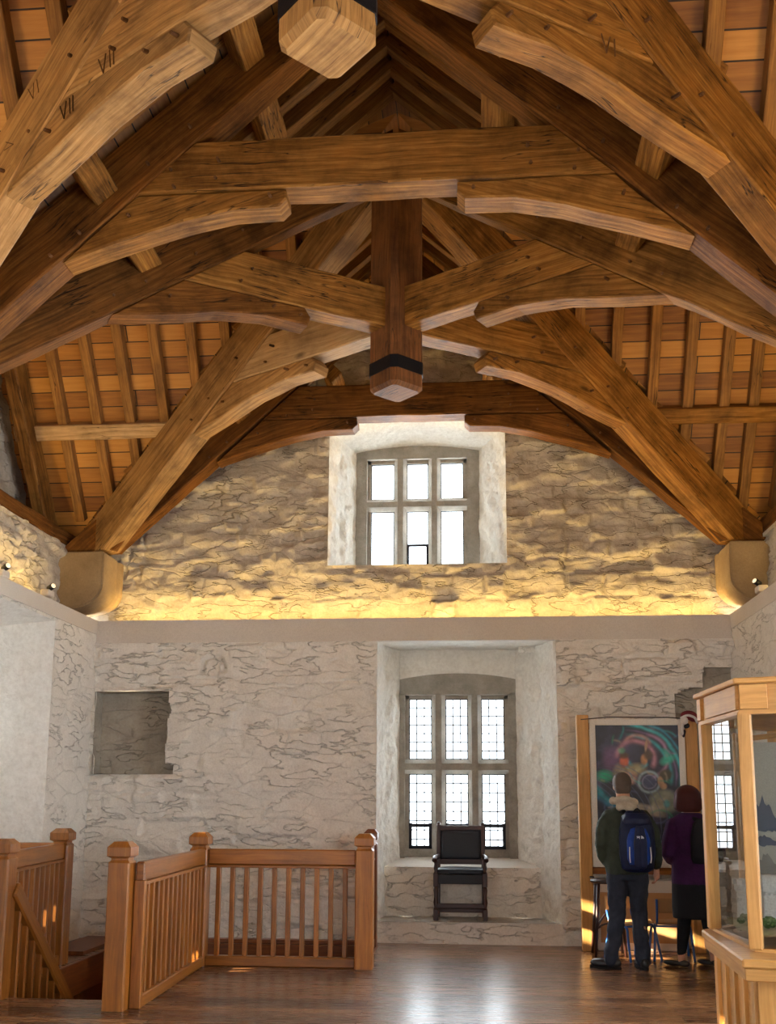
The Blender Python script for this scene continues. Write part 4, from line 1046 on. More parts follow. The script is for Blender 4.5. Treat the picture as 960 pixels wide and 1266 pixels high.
blend(ell(.34, .44, .07, .085, .45, .95), (.55, .12, .05)); blend(ell(.34, .37, .075, .05, .5, .9), (.10, .05, .02)); blend(ell(.31, .31, .06, .05, .6, .7), (.10, .35, .18))
blend(ell(.58, .42, .05, .08, .45, .95), (.52, .24, .09)); blend(ell(.63, .36, .07, .08, .5, .9), (.10, .06, .03)); blend(ell(.61, .25, .022, .09, .5, .9, .15), (.55, .33, .2))
blend(arc(.63, .69, .125, .016, 0, 359.9, .95, .004), (.28, .38, .42)); blend(ell(.63, .69, .105, .105, .4, .6), (.05, .06, .14)); blend(arc(.63, .69, .08, .01, 0, 359, .5), (.3, .3, .45))
blend(ell(.83, .60, .10, .08, .4, .95), (.06, .05, .02)); blend(ell(.77, .69, .045, .08, .4, .95, -.2), (.48, .26, .13)); blend(ell(.80, .74, .05, .05, .4, .95), (.42, .22, .11))
blend(ell(.80, .92, .2, .17, .35, .95), (.20, .21, .15)); blend(ell(.72, .98, .2, .08, .5, .9, -.6), (.30, .28, .2)); blend(ell(.58, 1.02, .28, .07, .5, .8, .3), (.38, .32, .24)); blend(ell(.83, .95, .05, .06, .5, .8), (.05, .3, .3))
for k in range(30):
    r3_ = random.Random(k); a0_ = r3_.uniform(0, 360); blend(arc(r3_.random(), r3_.random()*asp, r3_.uniform(.05, .2), .012, a0_, (a0_ + r3_.uniform(50, 130)) % 360, .45), r3_.choice([(.05, .4, .4), (.3, .15, .3), (.1, .12, .25), (.4, .3, .2), (.03, .3, .15)]))
for k in range(9): blend(arc(-.3+.05*k, 1.2, .5+.03*k, .006, 270, 60, .6), (.10, .12, .2))
col *= (1 + .5*fbm(X*4, Z*4, 4, 320, 3))[..., None]; col = np.clip(col, .004, 1)
vs = [(px0+(px1-px0)*float(a), 10.842, pz1-(pz1-pz0)*float(b)) for a, b in zip(gx.reshape(-1), gz.reshape(-1))]
idx = np.arange(nx*nz).reshape(nx, nz)
q = np.stack([idx[:-1, :-1], idx[:-1, 1:], idx[1:, 1:], idx[1:, :-1]], -1).reshape(-1, 4)
me = bpy.data.meshes.new('canvas'); me.from_pydata(vs, [], q.tolist()); me.update()
ca = me.color_attributes.new('paint', 'FLOAT_COLOR', 'POINT'); ca.data.foreach_set('color', np.concatenate([col.reshape(-1, 3), np.ones((nx*nz, 1))], 1).astype(np.float32).reshape(-1))
m_, nt_, b_ = newmat('painted_canvas'); at_ = N(nt_, 'ShaderNodeAttribute', attribute_name='paint'); nt_.links.new(at_.outputs['Color'], b_.inputs['Base Color']); b_.inputs['Roughness'].default_value = .35
link('canvas', me, m_, pt)
for o in set(bpy.data.objects)-bf: o.location = -Vector(pt.location)

# seasonal soft toy slung over the right-hand post
ty = empty('soft_toy', (2.21, 10.8, 2.35)); tag(ty, 'small soft toy with a red hat hanging over the top of the stand', 'toy')
M['red'] = plain('dark_red_felt', (.16, .012, .02), rough=.9); M['whitefelt'] = plain('white_felt', (.62, .58, .56), rough=.9); M['blackfelt'] = plain('black_felt', (.02, .015, .02), rough=.9)
def blobs(name, lst, mat, parent, vox=.008, sm=4):
    """one continuous surface grown over ellipsoids and limbs"""
    bm = bmesh.new()
    for b in lst:
        if b[0] == 'e':
            _, c, r, rot = (list(b) + [None])[:4]
            m = bmesh.ops.create_icosphere(bm, subdivisions=3, radius=1.0)
            Mx = Matrix.Translation(c) @ (rot.to_4x4() if rot is not None else Matrix.Identity(4)) @ Matrix.Diagonal((r[0], r[1], r[2], 1))
            bmesh.ops.transform(bm, matrix=Mx, verts=m['verts'])
        elif b[0] == 't':
            tube_bm(bm, b[1], b[2], 14)
            for p, r in ((b[1][0], b[2][0]), (b[1][-1], b[2][-1])):
                m = bmesh.ops.create_icosphere(bm, subdivisions=2, radius=r); bmesh.ops.translate(bm, vec=p, verts=m['verts'])
        elif b[0] == 'l':       # stack of ellipses (cx,cy,z,rx,ry)
            R = []
            for (cx, cy, z, rx, ry) in b[1]:
                R.append([bm.verts.new((cx+rx*math.cos(2*PI*k/24), cy+ry*math.sin(2*PI*k/24), z)) for k in range(24)])
            for A, B in zip(R, R[1:]):
                for k in range(24): bm.faces.new((A[k], A[(k+1) % 24], B[(k+1) % 24], B[k]))
            bm.faces.new(R[0][::-1]); bm.faces.new(R[-1])
    bmesh.ops.recalc_face_normals(bm, faces=bm.faces)
    o = obj(name, bm, mat, parent, True)
    r = o.modifiers.new('grow', 'REMESH'); r.mode = 'VOXEL'; r.voxel_size = vox; r.use_smooth_shade = True
    if sm:
        s_ = o.modifiers.new('soften', 'SMOOTH'); s_.factor = .5; s_.iterations = sm
    return o
def V(*a): return Vector(a)
blobs('hat', [('e', (.0, 0, .05), (.085, .06, .05)), ('e', (.05, 0, .03), (.05, .05, .05)), ('t', [V(.05, 0, .04), V(.085, -.01, 0), V(.09, -.01, -.03)], [.035, .025, .015])], M['red'], ty)
blobs('hat_trim', [('t', smooth_path([V(-.08, -.03, .02), V(-.02, -.06, .045), V(.05, -.06, .02), V(.075, -.05, -.03)], 4), [.014]*13)], M['whitefelt'], ty, .006)
blobs('face', [('e', (-.05, -.04, -.01), (.04, .03, .045))], M['whitefelt'], ty)
blobs('arm', [('t', [V(-.07, -.04, -.04), V(-.085, -.05, -.10), V(-.075, -.05, -.15)], [.018, .02, .024])], M['whitefelt'], ty)
blobs('body', [('e', (-.03, -.03, -.06), (.035, .03, .03)), ('t', [V(-.06, -.05, -.12), V(-.07, -.06, -.17)], [.02, .016])], M['blackfelt'], ty)

# ---------------------------------------------------------------- visitors
M['skin'] = plain('skin', (.50, .26, .17), rough=.5, bump=.1); 
def cloth(name, col, rough=.85):
    m, nt, b = newmat(name); tc = N(nt, 'ShaderNodeTexCoord')
    n1 = N(nt, 'ShaderNodeTexNoise', Scale=14.0, Detail=5.0, Roughness=.65); nt.links.new(tc.outputs['Object'], n1.inputs['Vector'])
    r = ramp(nt, [(.3, tuple(x*.7 for x in col)), (.7, tuple(x*1.2 for x in col))]); nt.links.new(n1.outputs[0], r.inputs[0]); nt.links.new(r.outputs[0], b.inputs['Base Color'])
    b.inputs['Roughness'].default_value = rough; b.inputs['Specular IOR Level'].default_value = .2
    bp = N(nt, 'ShaderNodeBump', Strength=.5, Distance=.02); nt.links.new(n1.outputs[0], bp.inputs['Height']); nt.links.new(bp.outputs[0], b.inputs['Normal'])
    return m
M['greenjacket'] = cloth('dark_green_cloth', (.035, .045, .034)); M['hood'] = cloth('beige_fleece', (.42, .37, .29)); M['trousers'] = cloth('slate_trousers', (.024, .030, .048))
M['navy'] = cloth('navy_nylon', (.004, .008, .036), .5); M['blue'] = cloth('royal_blue_nylon', (.006, .04, .26), .45); M['blackcloth'] = cloth('black_cloth', (.006, .006, .008), .8)
M['purple'] = cloth('purple_knit', (.032, .006, .042)); M['shoe'] = plain('black_leather', (.010, .010, .011), rough=.4); M['tights'] = cloth('black_leggings', (.007, .007, .009))
M['hairgrey'] = plain('grey_brown_hair', (.075, .052, .038), rough=.7, bump=.6, bscale=160); M['hairred'] = plain('dark_auburn_hair', (.045, .008, .007), rough=.65, spec=.2, bump=.5, bscale=120)
def hand(wrist, down, palm_n, curl=.5, side=1):
    """list of blobs for a hand: palm and five separate curled fingers"""
    d = Vector(down).normalized(); n = Vector(palm_n).normalized(); s = d.cross(n).normalized()*side; w = Vector(wrist); L = []
    L.append(('t', [w, w + d*.03, w + d*.085], [.024, .027, .030]))
    for i, (ln, off) in enumerate(((.072, -.034), (.08, -.0115), (.075, .0115), (.058, .034))):
        b0 = w + d*.085 + s*off; k = [b0]
        a = .0; p = b0
        for j, f in enumerate((.45, .32, .23)):
            a += curl*(.5 + .35*j); p = p + (d*math.cos(a) + n*math.sin(a))*ln*f; k.append(p)
        L.append(('t', k, [.0092, .0088, .0082, .007]))
    b0 = w + d*.025 - s*.026
    L.append(('t', [b0, b0 - s*.022 + d*.028 + n*.01, b0 - s*.026 + d*.058 + n*.02], [.011, .010, .008]))
    return L
# --- man
def man():
    gx, gy = 1.385, 9.80
    root = empty('person', (gx, gy, 0)); tag(root, 'person in dark green jacket and blue backpack standing facing the painting', 'person')
    hip = V(1.385-gx, 0, .93)
    LF, RF = V(1.215-gx, -.02, 0), V(1.505-gx, .0, 0)      # ankles
    Lk, Rk = V(1.285-gx, .03, .50), V(1.485-gx, .03, .50)
    hd = V(1.37-gx, .05, 1.665)
    body = [('e', hd, (.078, .098, .110)), ('e', hd + V(0, .03, -.06), (.055, .065, .06)), ('e', hd + V(0, .098, -.02), (.012, .02, .02)),
            ('e', hd + V(-.075, .0, -.015), (.010, .02, .03)), ('e', hd + V(.075, .0, -.015), (.010, .02, .03)),
            ('t', [hd + V(0, -.005, -.02), V(1.375-gx, .0, 1.50), V(1.38-gx, .0, 1.40)], [.064, .064, .075]),
            ('l', [(1.385-gx, 0, .90, .15, .10), (1.385-gx, 0, 1.05, .145, .10), (1.39-gx, 0, 1.25, .165, .115), (1.395-gx, 0, 1.38, .17, .10), (1.39-gx, 0, 1.45, .10, .07)])]
    for s_, hp, kn, an in ((-1, hip + V(-.09, 0, 0), Lk, LF), (1, hip + V(.09, 0, 0), Rk, RF)):
        body.append(('t', [hp, hp.lerp(kn, .5), kn, kn.lerp(an + V(0, 0, .09), .4) + V(0, -.015, 0), an + V(0, 0, .09), an + V(0, .02, .05)], [.088, .078, .056, .055, .038, .036]))
    Ls, Le, Lw = V(1.215-gx, -.0, 1.37), V(1.155-gx, -.03, 1.12), V(1.215-gx, .07, .93)
    Rs, Re, Rw = V(1.575-gx, .0, 1.37), V(1.64-gx, -.03, 1.12), V(1.665-gx, .06, .90)
    body.append(('t', [Ls, Le, Lw], [.05, .042, .026])); body.append(('t', [Rs, Re, Rw], [.05, .042, .026]))
    body += hand(Lw, (.35, .12, -.9), (1, .2, .2), .6, 1) + hand(Rw, (.0, .1, -1), (-1, .2, 0), .55, -1)
    blobs('body', body, M['skin'], root, .0055, 2)
    hair = [('e', hd + V(0, -.012, .024), (.090, .106, .100)), ('e', hd + V(0, -.045, -.03), (.080, .066, .070))]
    hb = blobs('hair', hair, M['hairgrey'], root, .008, 3)
    jk = [('l', [(1.385-gx, 0, .845, .185, .135), (1.385-gx, 0, .90, .20, .15), (1.38-gx, 0, 1.0, .195, .15), (1.385-gx, -.01, 1.15, .20, .155), (1.392-gx, 0, 1.32, .215, .145), (1.392-gx, .0, 1.40, .19, .12), (1.39-gx, .0, 1.46, .11, .085)]),
          ('t', [Ls + V(.02, 0, -.01), Ls.lerp(Le, .5) + V(-.012, 0, 0), Le, Le.lerp(Lw, .5) + V(-.005, 0, -.02), Lw + V(0, 0, .01)], [.078, .070, .066, .056, .046]),
          ('t', [Rs + V(-.02, 0, -.01), Rs.lerp(Re, .5) + V(.012, 0, 0), Re, Re.lerp(Rw, .5) + V(.005, 0, -.02), Rw + V(0, 0, .02)], [.078, .070, .066, .056, .046])]
    blobs('jacket', jk, M['greenjacket'], root, .012, 5)
    hd2 = [('t', smooth_path([V(1.285-gx, .06, 1.525), V(1.275-gx, -.04, 1.515), V(1.375-gx, -.08, 1.535), V(1.47-gx, -.04, 1.505), V(1.475-gx, .06, 1.515)], 4), [.034]*17), ('e', V(1.385-gx, -.085, 1.46), (.10, .05, .05))]
    blobs('hood', hd2, M['hood'], root, .009, 3)
    tr = [('l', [(1.385-gx, 0, .80, .155, .125), (1.385-gx, 0, .92, .16, .125), (1.385-gx, 0, 1.0, .155, .12)])]
    for hp, kn, an in ((hip + V(-.085, 0, -.02), Lk, LF), (hip + V(.085, 0, -.02), Rk, RF)):
        m_ = kn.lerp(an, .5)
        tr.append(('t', [hp, hp.lerp(kn, .35) + V(0, -.01, 0), hp.lerp(kn, .7), kn, m_ + V(.0, -.01, 0), an + V(0, -.005, .16), an + V(0, .0, .075)], [.105, .10, .086, .078, .070, .066, .068]))
    t = blobs('trousers', tr, M['trousers'], root, .011, 5)
    tx = bpy.data.textures.new('cloth_folds', 'CLOUDS'); tx.noise_scale = .10
    for o in (t, bpy.data.objects[[c.name for c in root.children if c.name.startswith('jacket')][0]]):
        dm = o.modifiers.new('folds', 'DISPLACE'); dm.texture = tx; dm.strength = .03; dm.mid_level = .5; dm.texture_coords = 'LOCAL'
    for an, yaw in ((LF, 1.05), (RF, .15)):
        Rz_ = Matrix.Rotation(yaw, 3, 'Z')
        sh = blobs('shoe', [('e', an + Rz_ @ V(0, .10, .045), (.050, .11, .045), Rz_), ('e', an + Rz_ @ V(0, -.03, .055), (.042, .065, .055), Rz_), ('t', [an + V(0, .0, .06), an + V(0, 0, .115)], [.048, .050])], M['shoe'], root, .008, 3)
        bm = bmesh.new(); ring = []
        for z in (.0, .022):
            ring.append([bm.verts.new(an + Rz_ @ V((.052 if z else .05)*math.cos(q), .06 + .155*math.sin(q), z)) for q in [2*PI*k/20 for k in range(20)]])
        for k in range(20): bm.faces.new((ring[0][k], ring[0][(k+1) % 20], ring[1][(k+1) % 20], ring[1][k]))
        bm.faces.new(ring[0][::-1]); bm.faces.new(ring[1]); obj('sole', bm, M['blackcloth'], sh)
    return gx, gy
mgx, mgy = man()
bp_ = empty('backpack', (1.455, 9.60, .95)); tag(bp_, 'navy and bright blue hiking backpack with white logo worn by the jacketed person', 'backpack')
blobs('pack_body', [('l', [(0, .01, -.07, .10, .07), (0, .01, -.04, .145, .10), (0, 0, .10, .165, .115), (0, 0, .30, .16, .11), (0, .02, .43, .13, .085), (0, .03, .48, .08, .05)])], M['navy'], bp_, .010, 5)
pp = blobs('front_pocket', [('l', [(.0, -.075, .0, .085, .05), (.0, -.085, .05, .105, .06), (.0, -.085, .22, .105, .058), (.0, -.065, .32, .085, .05), (0, -.05, .345, .05, .03)])], M['blue'], bp_, .009, 4)
blobs('side_panel', [('t', [V(-.015, -.137, .0), V(-.015, -.147, .20), V(-.01, -.12, .33)], [.035, .038, .02]), ('t', [V(.03, -.137, .0), V(.03, -.147, .20), V(.03, -.12, .33)], [.035, .038, .02])], M['navy'], pp, .007, 2)
blobs('top_flap', [('l', [(0, -.02, .36, .125, .09), (0, -.015, .41, .13, .09), (0, .0, .46, .10, .07)])], M['navy'], bp_, .009, 4)
blobs('strap', [('t', smooth_path([V(-.12, .10, .10), V(-.15, .16, .28), V(-.14, .17, .44), V(-.10, .06, .47)], 5), [.022]*16), ('t', smooth_path([V(.10, .10, .10), V(.12, .16, .28), V(.09, .17, .44), V(.06, .06, .47)], 5), [.022]*16)], M['blackcloth'], bp_, .009, 2)
M['white_print'] = plain('white_print', (.8, .82, .85), rough=.5)
bm = bmesh.new()
for r0 in (.0, .009, .018):            # three nested quarter arcs
    P = [V(.0 + .012 + (.022-r0)*math.cos(t) + r0*.0, -.158 - .012, .235 + (.022-r0)*math.sin(t)) for t in [PI/2*k/6 for k in range(7)]]
    if r0 < .02: tube_bm(bm, P, .0028, 5)
for i, xw in enumerate((.03, .024, .027)):
    add_box(bm, (-.012 - .0, -.170, .254 - i*.009), (xw, .002, .004))
obj('logo', bm, M['white_print'], pp)
bm = bmesh.new()
for x in (-.088, .102): tube_bm(bm, smooth_path([V(x*.95, -.125, .02), V(x, -.13, .07), V(x*.97, -.12, .16)], 4), .0055, 6)
obj('reflective_piping', bm, M['white_print'], pp)
bm = bmesh.new(); tube_bm(bm, smooth_path([V(-.03, -.05, .47), V(0, -.07, .50), V(.03, -.05, .47)], 5), .007, 6); obj('carry_loop', bm, M['blackcloth'], bp_)

# --- woman
def woman():
    gx, gy = 2.02, 9.98
    root = empty('person', (gx, gy, 0)); tag(root, 'standing person with dark red bobbed hair, purple top and black skirt beside the display case', 'person')
    hd = V(2.005-gx, .04, 1.545)
    LF, RF = V(1.885-gx, -.0, 0), V(2.19-gx, .06, 0)
    Lk, Rk = V(1.93-gx, .02, .47), V(2.14-gx, .04, .47); hip = V(2.04-gx, 0, .88)
    Ls, Le, Lw = V(1.84-gx, 0, 1.29), V(1.79-gx, -.01, 1.03), V(1.86-gx, .14, .93)
    Rs, Re, Rw = V(2.20-gx, 0, 1.29), V(2.27-gx, -.01, 1.03), V(2.22-gx, .14, .93)
    body = [('e', hd, (.070, .088, .10)), ('e', hd + V(0, .03, -.055), (.05, .06, .055)), ('e', hd + V(0, .09, -.02), (.011, .018, .018)),
            ('t', [hd + V(0, -.005, -.02), V(2.01-gx, 0, 1.40), V(2.02-gx, 0, 1.32)], [.048, .048, .06]),
            ('l', [(2.035-gx, 0, .84, .165, .115), (2.03-gx, 0, 1.0, .145, .10), (2.025-gx, 0, 1.2, .155, .11), (2.02-gx, 0, 1.30, .155, .09), (2.02-gx, 0, 1.36, .09, .06)]),
            ('t', [Ls, Le, Lw], [.044, .038, .023]), ('t', [Rs, Re, Rw], [.044, .038, .023])]
    for hp, kn, an in ((hip + V(-.09, 0, 0), Lk, LF), (hip + V(.09, 0, 0), Rk, RF)):
        body.append(('t', [hp, hp.lerp(kn, .5), kn, kn.lerp(an + V(0, 0, .09), .4) + V(0, -.015, 0), an + V(0, 0, .09), an + V(0, .02, .045)], [.09, .078, .054, .054, .034, .032]))
    body += hand(Lw, (.3, .4, -.6), (1, .1, .2), .6, 1) + hand(Rw, (-.3, .4, -.6), (-1, .1, .2), .6, -1)
    blobs('body', body, M['skin'], root, .0055, 2)
    blobs('hair', [('e', hd + V(0, -.012, .008), (.128, .122, .122)), ('l', [(hd.x, hd.y-.03, 1.415, .100, .08), (hd.x, hd.y-.025, 1.445, .132, .10), (hd.x, hd.y-.02, 1.50, .138, .115), (hd.x, hd.y-.015, 1.56, .125, .11)])], M['hairred'], root, .008, 4)
    blobs('jumper', [('l', [(2.035-gx, 0, .74, .215, .155), (2.035-gx, 0, .85, .215, .155), (2.03-gx, 0, 1.0, .195, .145), (2.025-gx, 0, 1.2, .20, .145), (2.02-gx, 0, 1.31, .20, .125), (2.02-gx, 0, 1.375, .15, .10), (2.015-gx, 0, 1.41, .09, .075)]),
        ('t', [Ls + V(.02, 0, 0), Ls.lerp(Le, .5), Le, Le.lerp(Lw, .6)], [.078, .072, .066, .052]), ('t', [Rs + V(-.02, 0, 0), Rs.lerp(Re, .5), Re, Re.lerp(Rw, .6)], [.078, .072, .066, .052])], M['purple'], root, .011, 5)
    blobs('skirt', [('l', [(2.03-gx, 0, .44, .21, .16), (2.03-gx, 0, .55, .215, .165), (2.035-gx, 0, .75, .215, .155), (2.035-gx, 0, .92, .19, .135)])], M['blackcloth'], root, .012, 4)
    blobs('leggings', [('t', [hp, kn, kn.lerp(an + V(0, 0, .1), .4) + V(0, -.015, 0), an + V(0, 0, .13)], [.085, .064, .062, .042]) for hp, kn, an in ((hip + V(-.09, 0, -.1), Lk, LF), (hip + V(.09, 0, -.1), Rk, RF))], M['tights'], root, .009, 3)
    for an, yaw in ((LF, .9), (RF, .7)):
        Rz_ = Matrix.Rotation(yaw, 3, 'Z')
        blobs('shoe', [('e', an + Rz_ @ V(0, .09, .028), (.043, .10, .028), Rz_), ('e', an + Rz_ @ V(0, -.025, .032), (.036, .055, .032), Rz_)], M['shoe'], root, .007, 3)
woman()
b2 = empty('backpack', (2.12, 9.80, .95)); tag(b2, 'small plain black backpack worn by the red-haired person', 'backpack')
blobs('pack_body', [('l', [(0, 0, .0, .13, .075), (0, 0, .05, .15, .095), (0, 0, .25, .145, .09), (0, .02, .37, .11, .065), (0, .03, .41, .06, .04)])], M['blackcloth'], b2, .010, 5)
blobs('strap', [('t', smooth_path([V(-.10, .06, .10), V(-.17, .16, .24), V(-.15, .16, .40), V(-.07, .06, .40)], 5), [.022]*16), ('t', smooth_path([V(.06, .06, .10), V(.10, .16, .24), V(.06, .16, .40), V(.03, .06, .40)], 5), [.022]*16)], M['blackcloth'], b2, .009, 2)
bm = bmesh.new(); tube_bm(bm, smooth_path([V(-.03, .0, .40), V(-.02, -.03, .44), V(.02, -.03, .44), V(.03, .0, .40)], 5), .007, 6); obj('carry_loop', bm, M['blackcloth'], b2)

# ---------------------------------------------------------------- small chairs in front of the painting
M['bluemetal'] = plain('blue_enamel', (.012, .10, .42), rough=.3, spec=.6); M['ply'] = wood('plywood', (.38, .2, .08), (.52, .3, .13), (.62, .4, .2), rough=.4, stain=.2, crack=0, bump=.03)
def childs_chair(x, y, yaw, label):
    root = empty('childrens_chair', (x, y, 0), yaw); tag(root, label, 'chair', None)
    for sx in (-1, 1):
        bm = bmesh.new(); tube_bm(bm, smooth_path([V(sx*.19, -.20, .0), V(sx*.175, -.15, .22), V(sx*.165, -.12, .31), V(sx*.16, 0, .33), V(sx*.165, .12, .31), V(sx*.19, .19, .0)], 5), .012, 8); obj('leg_frame', bm, M['bluemetal'], root, True)
        bm = bmesh.new(); tube_bm(bm, smooth_path([V(sx*.15, -.02, .33), V(sx*.15, .16, .36), V(sx*.15, .20, .58)], 5), .011, 8); obj('back_tube', bm, M['bluemetal'], root, True)
    for yy, z in ((-.10, .318), (.10, .318)):
        bm = bmesh.new(); tube_bm(bm, [V(-.165, yy, z), V(.165, yy, z)], .010, 8); obj('cross_rail', bm, M['bluemetal'], root, True)
    cushion('seat', (0, 0, .352), (.34, .32, .014), 'ply', root, .2, .0, 6)
    cushion('backrest', (0, .185, .52), (.34, .14, .012), 'ply', root, .2, PI/2-.12, 6)
    return root
childs_chair(1.50, 10.42, .55, 'blue-framed small chair half hidden behind the person in the green jacket')
childs_chair(1.88, 10.45, 3.1, 'blue-framed small chair between the two people, its back towards us')
# dark wooden stool by the left post
st = empty('wooden_stool', (1.30, 10.62, 0)); tag(st, 'dark wooden stool with curved stretcher by the left post of the stand', 'stool')
for sx in (-1, 1):
    for sy in (-1, 1):
        bm = bmesh.new(); tube_bm(bm, [V(sx*.15, sy*.14, 0), V(sx*.10, sy*.10, .70)], [.014, .017], 8); obj('leg', bm, M['mahogany'], st, True)
lathe('seat', [(.15, 0), (.17, .01), (.17, .03), (.15, .04)], (0, 0, .70), M['mahogany'], st, 24)
bm = bmesh.new(); tube_bm(bm, smooth_path([V(-.13, -.12, .28), V(0, -.05, .42), V(.13, -.12, .28)], 6), .011, 8); obj('curved_stretcher', bm, M['mahogany'], st, True)
bm = bmesh.new(); tube_bm(bm, smooth_path([V(-.13, .12, .22), V(0, .05, .3), V(.13, .12, .22)], 6), .011, 8); obj('curved_stretcher', bm, M['mahogany'], st, True)
# low cream cabinet under the painting
cb = empty('low_cabinet', (1.68, 11.04, 0)); tag(cb, 'low cream painted cabinet with tan door standing under the painting', 'cabinet')
bm = bmesh.new(); add_box(bm, (0, 0, .35), (.90, .20, .70)); bmesh.ops.bevel(bm, geom=bm.edges[:], offset=.006, segments=1, affect='EDGES'); obj('body', bm, M['whiteframe'], cb)
for sx in (-1, 1):
    bm = bmesh.new(); add_box(bm, (sx*.22, -.11, .33), (.40, .02, .5)); obj('door', bm, M['ply'], cb)

# ---------------------------------------------------------------- display case
dc = empty('display_case', (1.7, 5.2, 0)); tag(dc, 'large canted glass display case in light wood at the right edge', 'display case')
bf = set(bpy.data.objects)
base_pl = [(1.20, 5.775), (1.157, 4.747), (2.45, 4.47), (3.05, 5.0), (2.9, 6.05), (1.75, 6.35)]
def inset(poly, d):
    c = Vector((2.1, 5.4)); out = []; n = len(poly)
    for i in range(n):
        p0, p1, p2_ = Vector(poly[i-1]), Vector(poly[i]), Vector(poly[(i+1) % n])
        e1 = (p1-p0).normalized(); e2 = (p2_-p1).normalized()
        n1 = Vector((-e1.y, e1.x)); n2 = Vector((-e2.y, e2.x))
        if n1.dot(c-p1) < 0: n1 = -n1
        if n2.dot(c-p1) < 0: n2 = -n2
        b = (n1+n2); b = b/b.length; k = d/max(.3, b.dot(n1)); q = p1 + b*k; out.append((q.x, q.y))
    return out
def prism(name, poly, z0, z1, mat, parent, bev=.0, hole=None):
    bm = bmesh.new(); A = [bm.verts.new((x, y, z0)) for x, y in poly]; B = [bm.verts.new((x, y, z1)) for x, y in poly]; n = len(poly)
    if hole is None: bm.faces.new(A[::-1]); bm.faces.new(B)
    for i in range(n): bm.faces.new((A[i], A[(i+1) % n], B[(i+1) % n], B[i]))
    if hole:
        A2 = [bm.verts.new((x, y, z0)) for x, y in hole]; B2 = [bm.verts.new((x, y, z1)) for x, y in hole]
        for i in range(n):
            j = (i+1) % n
            bm.faces.new((A2[j], A2[i], B2[i], B2[j])); bm.faces.new((A[i], A2[i], A2[j], A[j])); bm.faces.new((B[i], B[j], B2[j], B2[i]))
    bmesh.ops.recalc_face_normals(bm, faces=bm.faces)
    if bev: bmesh.ops.bevel(bm, geom=bm.edges[:], offset=bev, segments=1, affect='EDGES')
    bm.normal_update()
    for f in bm.faces:
        nn = f.normal; U = Vector((-nn.y, nn.x, 0)) if abs(nn.z) < .7 else Vector((1, 0, 0)); U.normalize(); V2 = nn.cross(U)
        uv = bm.loops.layers.uv.verify()
        for l in f.loops: l[uv].uv = (l.vert.co.dot(U) + (3 if z0 > 1 else 0), l.vert.co.dot(V2))
    return obj(name, bm, M[mat], parent)
prism('base_panel', inset(base_pl, .075), .0, .76, 'pine', dc)
prism('ledge', base_pl, .81, .85, 'pine', dc, .008); prism('ledge_moulding', inset(base_pl, .012), .755, .812, 'pine', dc, .005)
gp = inset(base_pl, .085)
gp[0] = (1.262, 5.735); gp[1] = (1.283, 4.985)
prism('frieze', inset(gp, -.022), 1.955, 2.09, 'pine', dc, 0, inset(gp, .03)); prism('cornice', inset(gp, -.055), 2.09, 2.118, 'pine', dc, .006)
prism('frieze_lip', inset(gp, -.032), 1.945, 1.965, 'pine', dc, .0, inset(gp, .03))
prism('bottom_rail', inset(gp, -.012), .85, .865, 'pine', dc, 0, inset(gp, .03))
n = len(gp)
for i in range(n):
    p = Vector((*gp[i], 0)); d = (Vector((*gp[(i+1) % n], 0))-p); 
    bar('corner_post', p + V(0, 0, .86), p + V(0, 0, 1.96), .062, .062, M['pine'], dc, up=(d.y, -d.x, 0), bev=.006)
    q = p + d; dn = d.normalized(); nrm = Vector((-dn.y, dn.x, 0))
    bm = bmesh.new(); bm.faces.new([bm.verts.new(v) for v in (p + V(0, 0, .87), q + V(0, 0, .87), q + V(0, 0, 1.95), p + V(0, 0, 1.95))]); obj('glass_pane', bm, M['caseglass'], dc)
    # pilaster strips and frieze blocks
    bp0 = inset(base_pl, .075)
    a = Vector((*bp0[i], 0)); b = Vector((*bp0[(i+1) % n], 0)); L = (b-a).length; e = (b-a)/L; nn = Vector((-e.y, e.x, 0))
    if nn.dot(Vector((2.1, 5.4, 0))-a) > 0: nn = -nn
    m_ = max(2, int(L/.19))
    for k in range(m_+1):
        c = a + e*(.035 + (L-.07)*k/m_) + nn*.008
        bar('pilaster_strip', c + V(0, 0, .0), c + V(0, 0, .755), .075, .022, M['pine'], dc, up=nn, bev=.003)
    fp = inset(gp, -.022); a = Vector((*fp[i], 0)); b = Vector((*fp[(i+1) % n], 0)); L = (b-a).length; e = (b-a)/L
    for t0, t1 in ((.0, .10), (.22 if i == 0 else .42, .98)) if i < 2 else ((.0, 1.0),):
        p0 = a + e*L*t0 + nn*.008 + V(0, 0, 2.027); p1 = a + e*L*t1 + nn*.008 + V(0, 0, 2.027)
        bar('frieze_block', p0, p1, .02, .118, M['pine'], dc, bev=.002)
for o in set(bpy.data.objects)-bf:
    if o.type != 'EMPTY': o.location = -Vector(dc.location)
# contents
M['model_white'] = plain('model_white', (.72, .74, .74), rough=.7, bump=.3, bscale=80); M['model_ground'] = stone('model_ground', (.45, .36, .22), (.22, .24, .09), big=6.0, fine=40.0)
M['model_green'] = plain('model_foliage', (.05, .11, .02), rough=.9, bump=.8, bscale=60); M['poster'] = plain('grey_poster', (.42, .44, .40), rough=.6); M['inkblue'] = plain('ink_blue', (.05, .08, .14), rough=.7); M['inkgrey'] = plain('ink_grey', (.2, .2, .19), rough=.7)
gnd = wall_grid('model_landscape', (0, 0, 0), (1, 0, 0), (0, 1, 0), (0, 0, 1), 1.35, 1.15, .03, lambda u, v: .03 + .05*fbm(u, v, 3, 401, 4), M['model_ground'], lambda u, v: ~inpoly(u+1.3, v+4.85, inset(gp, .05)))
gnd.location = (1.3, 4.85, .875); tag(gnd, 'sandy and mossy model landscape inside the display case', 'model landscape')
